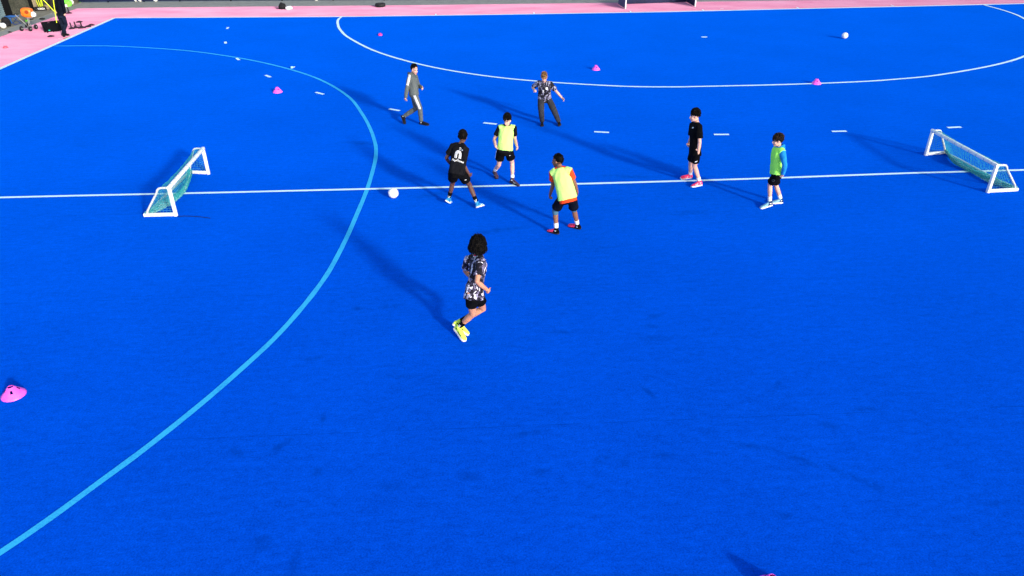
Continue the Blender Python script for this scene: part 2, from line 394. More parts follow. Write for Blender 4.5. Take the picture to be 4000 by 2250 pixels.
PM = dict(
 skin_fair=skin('fair skin', (.72, .42, .32, 1)), skin_tan=skin('tanned skin', (.58, .27, .165, 1)), skin_brown=skin('brown skin', (.26, .115, .065, 1)), skin_dark=skin('dark brown skin', (.12, .055, .04, 1)),
 black=cloth('black cloth', (.003, .0034, .0045, 1), .3), black2=cloth('charcoal cloth', (.0075, .008, .0105, 1), .3), navyblack=cloth('navy black cloth', (.004, .006, .013, 1), .3),
 bib=cloth('fluorescent yellow bib', (.56, 1.0, .23, 1), .06, .75), bibgreen=cloth('fluorescent green bib', (.36, 1.0, .14, 1), .05, .75), orange=cloth('orange shirt', (.85, .07, .018, 1), .1),
 blue=cloth('bright blue hoodie', (.015, .24, .62, 1), .1), bluedark=cloth('dark blue lining', (.01, .035, .11, 1), .1), grey=cloth('grey green tracksuit', (.105, .125, .125, 1), .16), charcoal=cloth('charcoal trousers', (.034, .037, .047, 1), .2),
 jeans=cloth('dark jeans', (.010, .017, .034, 1), .4, .9, (.005, .008, .017, 1)), teal=cloth('blue grey leggings', (.06, .15, .24, 1), .15),
 white=cloth('white cloth', (.78, .80, .80, 1), .04), hair_black=hairmat('black hair', (.0045, .004, .0038, 1)), hair_brown=hairmat('dark brown hair', (.022, .014, .010, 1)), hair_ginger=hairmat('ginger hair', (.36, .20, .085, 1)),
 lime=cloth('lime yellow boot', (.72, .95, .12, 1), .08, .5), red=cloth('pink red boot', (.95, .05, .15, 1), .08, .5), bluegrey=cloth('blue boot', (.03, .25, .55, 1), .1, .5), paleblue=cloth('pale blue boot', (.22, .44, .58, 1), .12, .5),
 plum=cloth('dark plum boot', (.06, .035, .06, 1), .2, .5), blackshoe=cloth('black shoe', (.012, .012, .014, 1), .2, .5), offwhite=cloth('white sole', (.75, .75, .72, 1), .05, .6), darksole=cloth('dark sole', (.02, .02, .025, 1), .1, .6),
 eye=cloth('eye and brow', (.02, .014, .012, 1)), lip=cloth('lips', (.45, .15, .13, 1)), collar=cloth('crimson collar', (.6, .02, .08, 1)), grime=cloth('black rib', (.01, .01, .012, 1)),
 camo1=mosaic('black and white shard print', (.008, .007, .014, 1), [(.04, .036, .065, 1), (.15, .135, .23, 1)], [(.34, .32, .48, 1), (.66, .65, .78, 1)], 33, .10),
 camo2=mosaic('black and lilac patch print', (.008, .008, .012, 1), [(.03, .03, .05, 1), (.13, .13, .2, 1)], [(.26, .26, .38, 1), (.34, .34, .46, 1)], 25, .16))

def frame(fwd, up):
    fwd = fwd.normalized(); up = (up-fwd*up.dot(fwd)).normalized(); return fwd.cross(up), fwd, up   # right, forward, up

def person(P, label, sp):
    H = P['H']; s = H/1.7; J = {k: V(v) for k, v in P['J'].items()}
    wd = sp.get('width', 1.0)
    hip = (J['hipL']+J['hipR'])/2; up = (J['neck']-hip).normalized()
    shr = (J['shR']-J['shL']).normalized(); hpr = (J['hipR']-J['hipL']).normalized()
    axis = []
    def tframe(t):
        r = hpr.lerp(shr, max(0, min(1, t))); r = (r-up*r.dot(up)).normalized(); return r, up.cross(r)
    TL = (J['neck']-hip).length
    def torso(mb, prof, n=22, p=2.3):
        # prof: (t, half width, half depth, forward shift)
        rings = []
        for t, a, b, f in prof:
            r, fw = tframe(t); c = hip.lerp(J['neck'], t)+fw*f*s
            rings.append(mb.ring(c, r, fw, a*s*wd, b*s*wd, n, p))
        mb.loft(rings)
    def limb(mb, a, b, t0, t1, radii, **kw):
        n = len(radii); pts = [a.lerp(b, t0+(t1-t0)*i/(n-1)) for i in range(n)]
        mb.tube(pts, [r*s for r in radii], n=12, **kw)
    # head frame
    hy, hp, hr = math.radians(sp['look'][0]), math.radians(sp['look'][1]), math.radians(sp['look'][2] if len(sp['look']) > 2 else 0)
    fw0 = V((math.cos(hy)*math.cos(hp), math.sin(hy)*math.cos(hp), math.sin(hp)))
    hR, hF, hU = frame(fw0, V((0, 0, 1))); q = Quaternion(hF, hr); hR = q@hR; hU = q@hU
    hd = J['head']; hs = s**.5*1.0
    # ---------------- body: one skin
    b = MB()
    torso(b, [(-.14, .10, .075, 0), (-.05, .145, .095, -.005), (.1, .15, .098, 0), (.35, .122, .085, .005), (.6, .138, .095, .01), (.78, .150, .092, .008), (.9, .125, .075, -.005), (.98, .07, .058, -.012), (1.03, .053, .055, -.01)])
    b.tube([J['neck']-up*.05*s, J['neck']+up*.02*s, hd-hU*.05*hs-hF*.025*hs], [.056*s, .052*s, .052*s], n=14)
    b.ell(hd+hU*.035*hs-hF*.012*hs, hR, hF, hU, .074*hs, .094*hs, .098*hs, 18, 12)
    b.ell(hd+hF*.022*hs-hU*.042*hs, hR, hF, hU, .060*hs, .068*hs, .082*hs, 16, 10)
    b.ell(hd+hF*.062*hs-hU*.098*hs, hR, hF, hU, .030*hs, .024*hs, .022*hs, 10, 7)
    b.tube([hd+hF*.082*hs+hU*.012*hs, hd+hF*.100*hs-hU*.018*hs, hd+hF*.108*hs-hU*.038*hs, hd+hF*.09*hs-hU*.05*hs], [.007*hs, .010*hs, .013*hs, .010*hs], n=8)
    for sg in (-1, 1):
        b.ell(hd+hR*.076*hs*sg-hF*.008*hs-hU*.012*hs, hR, hF, hU, .010*hs, .022*hs, .034*hs, 10, 7)
        b.ell(hd+hF*.066*hs+hR*.034*hs*sg-hU*.035*hs, hR, hF, hU, .022*hs, .018*hs, .02*hs, 8, 6)
        b.ell(hd+hF*.083*hs+hR*.032*hs*sg+hU*.026*hs, hR, hF, hU, .024*hs, .012*hs, .010*hs, 8, 6)
    b.ell(hd+hF*.090*hs-hU*.070*hs, hR, hF, hU, .022*hs, .010*hs, .011*hs, 8, 6)
    for S in 'LR':
        sh, el, wr, ha = (J[k+S] for k in ('sh', 'el', 'wr', 'ha')); kn, an, to, hj = (J[k+S] for k in ('kn', 'an', 'to', 'hip'))
        sg = 1 if S == 'R' else -1
        b.tube([J['neck']-up*.015*s, J['neck'].lerp(sh, .5)+up*.004*s, sh], [.045*s, .046*s, .048*s], n=12)
        b.tube([sh, sh.lerp(el, .3), sh.lerp(el, .65), el, el.lerp(wr, .25), el.lerp(wr, .65), wr], [x*s for x in (.050, .047, .043, .038, .041, .034, .0265)], n=12, dome=True)
        # hand: palm, four unequal fingers, thumb
        d = (ha-wr).normalized(); inward = hip.lerp(J['neck'], .3)-ha; inward = (inward-d*inward.dot(d)).normalized()
        _, fw = tframe(.5); th = fw-d*fw.dot(d)
        th = th-inward*th.dot(inward)
        th = th.normalized() if th.length > .05 else d.cross(inward)
        b.tube([wr, wr+d*.03*s], [.027*s, .028*s], n=10)
        b.ell(wr+d*.052*s, th, inward, d, .041*s, .018*s, .050*s, 12, 8)
        curl = math.radians(sp.get('curl', 28))
        for k, (off, ln, rd) in enumerate(((.030, .070, .0092), (.010, .078, .0096), (-.010, .072, .0092), (-.029, .056, .0082))):
            p0 = wr+d*.088*s+th*off*s; cu = curl*(1+.15*k)
            d1 = d*math.cos(cu)+inward*math.sin(cu); d2 = d*math.cos(cu*2.1)+inward*math.sin(cu*2.1)
            p1 = p0+d1*ln*.5*s; p2 = p1+d2*ln*.5*s
            b.tube([p0-d*.02*s, p0, p1, p2], [rd*s, rd*s, rd*.95*s, rd*.8*s], n=8, dome=True)
        p0 = wr+d*.03*s+th*.032*s; d1 = (d*.75+th*.6+inward*.25).normalized(); p1 = p0+d1*.034*s; p2 = p1+(d*.9+th*.25+inward*.35).normalized()*.03*s
        b.tube([p0, p1, p2], [.0125*s, .0105*s, .009*s], n=8, dome=True)
        # leg
        r0, _f = tframe(0)
        b.tube([hj+up*.02*s, hj.lerp(kn, .25), hj.lerp(kn, .6), hj.lerp(kn, .88), kn, kn.lerp(an, .12), kn.lerp(an, .33), kn.lerp(an, .7), an], [x*s for x in (.085, .083, .068, .056, .054, .051, .054, .039, .035)], n=14, dome=True)
    # feet (inside the shoes)
    feet = {}
    for S in 'LR':
        kn, an, to = J['kn'+S], J['an'+S], J['to'+S]
        v = to-an; L = v.length; vh = v/L; k = (kn-an).normalized(); n0 = k-vh*k.dot(vh)
        n0 = n0.normalized() if n0.length > .08 else V((0, 0, 1))
        al = math.asin(min(.6, .05*s/L)); f = vh*math.cos(al)+n0*math.sin(al); n = -vh*math.sin(al)+n0*math.cos(al)
        sd = f.cross(n).normalized(); base = an-n*.05*s; Lt = (to-base).dot(f)
        feet[S] = (f, n, sd, base, Lt)
        b.ell(base+f*Lt*.4+n*.012*s, sd, f, n, .034*s, .10*s, .03*s, 12, 8)
    bm = b.fused('person', .0075, 3)
    me = bm; loc = (P['root'][0], P['root'][1], 0)
    o = link('person', me, [PM[sp['skin']], PM['eye'], PM['lip']], None, loc); tag(o, label, 'person', None)
    eyes = [hd+hF*.088*hs+hR*.033*hs*g+hU*.004*hs for g in (-1, 1)]; brows = [hd+hF*.092*hs+hR*.034*hs*g+hU*.026*hs for g in (-1, 1)]; mouth = hd+hF*.098*hs-hU*.070*hs
    for pl in me.polygons:
        c = pl.center
        if (c-hd).length > .2: continue
        for e in eyes:
            q = c-e
            if abs(q.dot(hR)) < .013 and abs(q.dot(hU)) < .007 and q.dot(hF) > -.025: pl.material_index = 1
        for e in brows:
            q = c-e
            if abs(q.dot(hR)) < .021 and abs(q.dot(hU)) < .006 and q.dot(hF) > -.03: pl.material_index = 1
        q = c-mouth
        if abs(q.dot(hR)) < .024 and abs(q.dot(hU)) < .008 and q.dot(hF) > -.02: pl.material_index = 2
    R_ = {'o': o, 'J': J, 's': s, 'tframe': tframe, 'hip': hip, 'up': up}
    # ---------------- shirt
    long = sp.get('long', False)
    def shirt(nm, mat, grow, hem, sleeve, wr=(.010, 8, (1.1, 1.1, .5)), top=True, vox=.0095):
        m = MB(); g = grow
        torso(m, [(hem, .158+g, .110+g, -.004), (hem+.10, .158+g, .112+g, -.002), (.2, .152+g, .108+g, 0), (.4, .146+g, .104+g, .004), (.62, .152+g, .108+g, .008), (.78, .160+g, .104+g, .006), (.9, .135+g*.7, .083+g*.7, -.006), (.965, .088, .066, -.012), (.995, .066, .060, -.012)])
        for S in 'LR':
            sh, el, wrr = J['sh'+S], J['el'+S], J['wr'+S]
            m.tube([J['neck']-up*.02*s, J['neck'].lerp(sh, .55), sh], [(.054+g*.3)*s, (.060+g*.5)*s, (.066+g*.6)*s], n=14)
            if sleeve == 'none': continue
            if sleeve == 'long':
                m.tube([sh.lerp(el, -.12), sh.lerp(el, .35), sh.lerp(el, .8), el, el.lerp(wrr, .2), el.lerp(wrr, .7), el.lerp(wrr, .93), el.lerp(wrr, .97)], [x*s for x in (.074, .066, .057, .053, .055, .047, .043, .038)], n=14)
            else:
                m.tube([sh.lerp(el, -.16), sh.lerp(el, .2), sh.lerp(el, sleeve*.7), sh.lerp(el, sleeve)], [x*s for x in (.072, .070, .070, .073)], n=14)
        return link(nm, m.fused(nm, vox, 3, (.004, 8, (1, 1, .5)) if sp.get('bib') else wr), PM[mat], o)
    R_['shirt'] = shirt('shirt' if not sp.get('hood') else 'hoodie', sp['shirt'], sp.get('grow', .012), sp.get('hem', -.12), 'long' if long else sp.get('sleeve', .62))
    def neckring(nm, mat, r, thick, drop=.0):
        m = MB(); rr, fw = tframe(1); pts = []
        c = hip.lerp(J['neck'], .985)-fw*.012*s
        for i in range(17):
            t = 2*PI*i/16; pts.append(c+rr*math.cos(t)*r*s*1.06+fw*math.sin(t)*r*s-up*(max(0, math.sin(t))*drop*s))
        m.tube(pts, thick*s, n=8, caps=False)
        return m.build(nm, PM[mat], R_['shirt'])
    if sp.get('collar'): neckring('collar', sp['collar'], .063, .011, .045)
    if sp.get('hood'):
        m = MB(); rr, fw = tframe(1); c = J['neck']-fw*.03*s+up*.005*s
        pts = [c+rr*math.cos(t)*.076*s+fw*math.sin(t)*.076*s-up*(max(0, math.sin(t))*.07*s)+up*(max(0, -math.sin(t))*.02*s) for t in [2*PI*i/20 for i in range(21)]]
        m.tube(pts, [(.022+.014*max(0, -math.sin(2*PI*i/20)))*s for i in range(21)], n=10, caps=False)
        m.ell(c-fw*.072*s-up*.055*s, rr, fw, up, .095*s, .034*s, .075*s, 14, 9)
        link('hood', m.fused('hood', .0095, 3, (.005, 14, (1, 1, 1))), PM[sp['shirt']], R_['shirt'])
    if sp.get('bib'):
        m = MB(); hem = sp.get('bibhem', -.02); g = .020
        torso(m, [(hem, .172+g, .124+g, -.002), (hem+.1, .166+g, .122+g, 0), (.25, .160+g, .117+g, .002), (.45, .152+g, .113+g, .005), (.62, .154+g, .116+g, .009), (.78, .158+g, .113+g, .006), (.87, .150+g*.6, .106+g*.5, .002), (.93, .125, .096, -.004), (.962, .108, .082, -.010)]+([(.99, .080, .068, -.012)] if sp.get('bibhigh') else []))
        for S in 'LR':
            sh = J['sh'+S]; m.tube([J['neck'].lerp(sh, .3)-up*.03*s, J['neck'].lerp(sh, .6)-up*.004*s, J['neck'].lerp(sh, sp.get('strap', 1.0))], [.064*s, .080*s, .084*s], n=14)
        R_['bib'] = link('bib', m.fused('bib', .0095, 3, (.008, 7, (1.2, 1.2, .45))), PM[sp['bib']], o)
    # ---------------- shorts or trousers
    m = MB(); gl = sp.get('legs', .62)
    torso(m, [(-.22, .125, .10, 0), (-.08, .160, .118, -.006), (.06, .160, .116, -.004), (.2, .145, .105, 0)])
    for S in 'LR':
        hj, kn, an = J['hip'+S], J['kn'+S], J['an'+S]
        if sp['bottom'] == 'shorts':
            bg_ = sp.get('baggy', 1.0)
            m.tube([hj+up*.03*s, hj.lerp(kn, .2), hj.lerp(kn, gl*.75), hj.lerp(kn, gl)], [.094*s, .100*s*bg_, .098*s*bg_, .102*s*bg_], n=16)
        else:
            sl_ = sp.get('slim', 1.0)
            m.tube([hj+up*.01*s, hj.lerp(kn, .25), hj.lerp(kn, .65), kn, kn.lerp(an, .3), kn.lerp(an, .75), kn.lerp(an, .93), kn.lerp(an, .98)], [x*s for x in (.080, .095, .082*sl_, .072*sl_, .070*sl_, .060*sl_, .054*sl_, .046*sl_)], n=16)
    R_['bottom'] = link('shorts' if sp['bottom'] == 'shorts' else 'trousers', m.fused('bottom', .0095, 3, (.0055, 8, (1, 1, .8))), PM[sp['pants']], o)
    if sp.get('leggings'):
        for S in 'LR':
            hj, kn, an = J['hip'+S], J['kn'+S], J['an'+S]; m = MB(); e = sp['leggings'][S]
            m.tube([hj.lerp(kn, .5), hj.lerp(kn, .85), kn, kn.lerp(an, e*.6), kn.lerp(an, e)], [x*s for x in (.080, .066, .062, .061, .058)], n=14)
            link('legging', m.fused('legging', .009, 2, (.002, 14, (1, 1, 1))), PM['teal'], o)
    # ---------------- socks and shoes
    for S in 'LR':
        kn, an = J['kn'+S], J['an'+S]; f, n, sd, base, Lt = feet[S]
        if sp.get('sock'):
            e = sp['sock'][1] if not isinstance(sp['sock'][1], dict) else sp['sock'][1][S]; m = MB()
            m.tube([kn.lerp(an, 1-e), kn.lerp(an, 1-e*.6), an+(kn-an)*.05, an-n*.02*s+f*.01*s], [x*s for x in (.048, .045, .040, .042)], n=14)
            sk = m.build('sock', PM[sp['sock'][0]], o)
            R_['sock'+S] = sk
        W = sp.get('shoew', 1.0); tip = Lt+.062*s; hb = -.062*s; m = MB(); rings = []
        for x, hw, h in ((hb, .020, .050), (hb+.014*s, .032, .068), (0, .036, .082), (tip*.28, .038, .080), (tip*.5, .043, .062), (tip*.72, .047, .047), (tip*.9, .041, .036), (tip*.98, .026, .026)):
            hh = h*s; c = base+f*x+n*(hh*.5-.012*s); rings.append(m.ring(c, sd, n, hw*s*W, hh*.5, 16, 2.5))
        m.loft(rings)
        m.tube([an+(kn-an)*.0, an+(kn-an)*.12], [.045*s, .047*s], n=14)
        sh_ = link('shoe', m.fused('shoe', .0065, 2), PM[sp['shoe'][0]], o)
        if len(sp['shoe']) > 3 and sp['shoe'][3] == 'heel':
            sh_.data.materials.append(PM[sp['shoe'][2]])
            for pl in sh_.data.polygons:
                q = pl.center-base
                if q.dot(f)+q.dot(n)*.6 < Lt*.42: pl.material_index = 1
        m = MB(); out = []
        for x, hw in ((hb, .02), (hb+.012*s, .034), (0, .037), (tip*.28, .036), (tip*.5, .043), (tip*.72, .049), (tip*.9, .043), (tip, .024)): out.append((x, hw*s*W))
        ol = [(x, y) for x, y in out]+[(x, -y) for x, y in reversed(out)]
        m.loft([[base+f*x+sd*y-n*.030*s for x, y in ol], [base+f*x+sd*y*1.02-n*.010*s for x, y in ol], [base+f*x+sd*y*.97-n*.002*s for x, y in ol]])
        m.build('sole', PM[sp['shoe'][1]], sh_)
        if len(sp['shoe']) > 2 and not (len(sp['shoe']) > 3 and sp['shoe'][3] == 'heel'):
            for g in (-1, 1):
                st = sp['shoe'][3] if len(sp['shoe']) > 3 else 'bars'
                if st == 'bars': vs = [(.0+k*.028+dx, dy) for k in range(3) for dx, dy in ((0, .0), (.012, .0), (-.004, .045), (-.016, .045))]; fs = [tuple(range(4*k, 4*k+4)) for k in range(3)]
                elif st == 'heel': vs = [(-.07, -.01), (.03, -.01), (.0, .07), (-.07, .07)]; fs = [(0, 1, 2, 3)]
                else: vs = [(-.05, .03), (-.03, .005), (.01, .0), (.08, .028), (.01, .012), (-.025, .018)]; fs = [(0, 1, 2, 5), (2, 3, 4), (2, 4, 5)]
                decal('shoe_marking', sh_, [(x*s, y*s) for x, y in vs], fs, PM[sp['shoe'][2]], base+f*tip*.42+n*.006*s+sd*g*.05*s, f, n, sd*g, .003)
    # ---------------- hair
    ht = sp['hair'][0]; hm = PM[sp['hair'][1]]; rnd = random.Random(sp.get('seed', 3))
    cen = hd+hU*.04*hs-hF*.016*hs; m = MB()
    def place(dx, dy, dz, a, bb, c_, e=0): return cen+hR*dx*a+hF*dy*bb+hU*dz*c_
    if ht == 'long_curls':
        m.ell(cen+hU*.02*hs-hF*.012*hs, hR, hF, hU, .118*hs, .126*hs, .115*hs)
        m.ell(cen-hU*.050*hs-hF*.030*hs, hR, hF, hU, .138*hs, .122*hs, .085*hs)
        base_me = m.fused('hair', .008, 2); mm = MB()
        for k in range(620):
            v = base_me.vertices[rnd.randrange(len(base_me.vertices))]; q = v.co+v.normal*rnd.uniform(-.004, .012)
            if (q-hd).dot(hF) > .075*hs and (q-hd).dot(hU) < .03*hs: continue
            ax = V((rnd.uniform(-1, 1), rnd.uniform(-1, 1), rnd.uniform(-1, 1))).normalized(); side = v.normal.cross(ax).normalized(); dn = (-hU+v.normal*.35).normalized()
            pts = []; L = rnd.uniform(.035, .06)
            for i in range(9):
                t = i/8; ang = t*4.2*PI+k; pts.append(q+dn*L*(t-.5)+(side*math.cos(ang)+dn.cross(side)*math.sin(ang))*.0085)
            mm.tube(pts, .0042, n=5)
        bmx = bmesh.new(); bmx.from_mesh(base_me); kill = [v for v in bmx.verts if (v.co-hd).dot(hF) > .072*hs and (v.co-hd).dot(hU) < .025*hs]
        mm.add([v.co for v in bmx.verts], [[v.index for v in f.verts] for f in bmx.faces if not any(v in set(kill) for v in ())])
        bmx.free(); hair = mm.build('hair', hm, o)
    else:
        cut_front = sp.get('hairline', .055)
        a0, b0, c0 = {'afro': (.088, .101, .108), 'curly_top': (.078, .096, .101), 'crop': (.079, .099, .103), 'short': (.078, .098, .103), 'quiff': (.080, .102, .108), 'bowl': (.081, .102, .099)}[ht]
        tilt = {'afro': -.012, 'curly_top': -.006, 'crop': -.012, 'short': -.012, 'quiff': -.004, 'bowl': -.004}[ht]
        m.ell(cen+hU*.008*hs+hF*tilt*hs, hR, hF, hU, a0*hs, b0*hs, c0*hs, 26, 18)
        me = m.mesh('hair', False); bmx = bmesh.new(); bmx.from_mesh(me)
        def below(q):
            z = (q-hd).dot(hU)/hs; y = (q-hd).dot(hF)/hs
            lim = .074 if y > .02 else (.074-(.02-y)*1.2)
            if ht in ('curly_top', 'bowl', 'quiff'): lim = .034 if y > .03 else (.034-(.03-y)*.45)
            if ht == 'afro': lim = .05 if y > .03 else .05-(.03-y)*1.35
            return z < max(lim, -.085)
        bmx.verts.ensure_lookup_table()
        bmesh.ops.delete(bmx, geom=[f for f in bmx.faces if below(f.calc_center_median())], context='FACES')
        src = [(f.calc_center_median(), f.normal.copy()) for f in bmx.faces]
        mm = MB()
        N = {'afro': 520, 'curly_top': 420, 'crop': 420, 'short': 420, 'quiff': 380, 'bowl': 420}[ht]
        mm.add([v.co for v in bmx.verts], [[v.index for v in f.verts] for f in bmx.faces]); bmx.free()
        for k in range(N):
            c_, nn = src[rnd.randrange(len(src))]; c_ = c_+V((rnd.uniform(-1, 1), rnd.uniform(-1, 1), rnd.uniform(-1, 1)))*.008
            zz = (c_-cen).dot(hU)/hs; yy = (c_-cen).dot(hF)/hs
            tang = (-hU+nn*nn.dot(hU)); tang = tang.normalized() if tang.length > .05 else hF
            if ht == 'afro':
                r = rnd.uniform(.007, .012); mm.ell(c_+nn*rnd.uniform(0, .008), hR, hF, hU, r, r, r, 6, 4)
            elif ht == 'curly_top':
                lift = max(0, zz)*.14; q = c_+nn*(rnd.uniform(-.004, .008)+lift); sdv = nn.cross(tang); pts = []
                ph = rnd.uniform(0, 6)
                for i in range(6):
                    t = i/5; ang = t*2.6*PI+ph; pts.append(q+tang*.034*(t-.5)+(sdv*math.cos(ang)+nn*math.sin(ang))*.010)
                mm.tube(pts, .0052, n=5)
            elif ht == 'quiff':
                dr = (hF*.55+hU*.5+nn*.5).normalized() if zz > .03 else (tang+nn*.25).normalized()
                L = (.028+max(0, zz)*.16); mm.tube([c_-dr*.01, c_+dr*L*.5+nn*.004, c_+dr*L+hR*rnd.uniform(-.01, .01)], [.006, .0055, .002], n=5)
            elif ht == 'bowl':
                dr = (tang*1.0+hF*(.5 if yy > 0 else -.1)+nn*.12).normalized(); L = .045
                mm.tube([c_-dr*.012, c_+dr*L*.5+nn*.006, c_+dr*L+nn*.001], [.006, .0065, .002], n=5)
            else:
                dr = (tang*.35+nn*.8).normalized(); c_ = c_+nn*.002; L = .016 if ht == 'short' else .014
                mm.tube([c_-dr*.004, c_+dr*L*.6, c_+dr*L], [.006, .005, .002], n=5)
        hair = mm.build('hair', hm, o)
    return R_
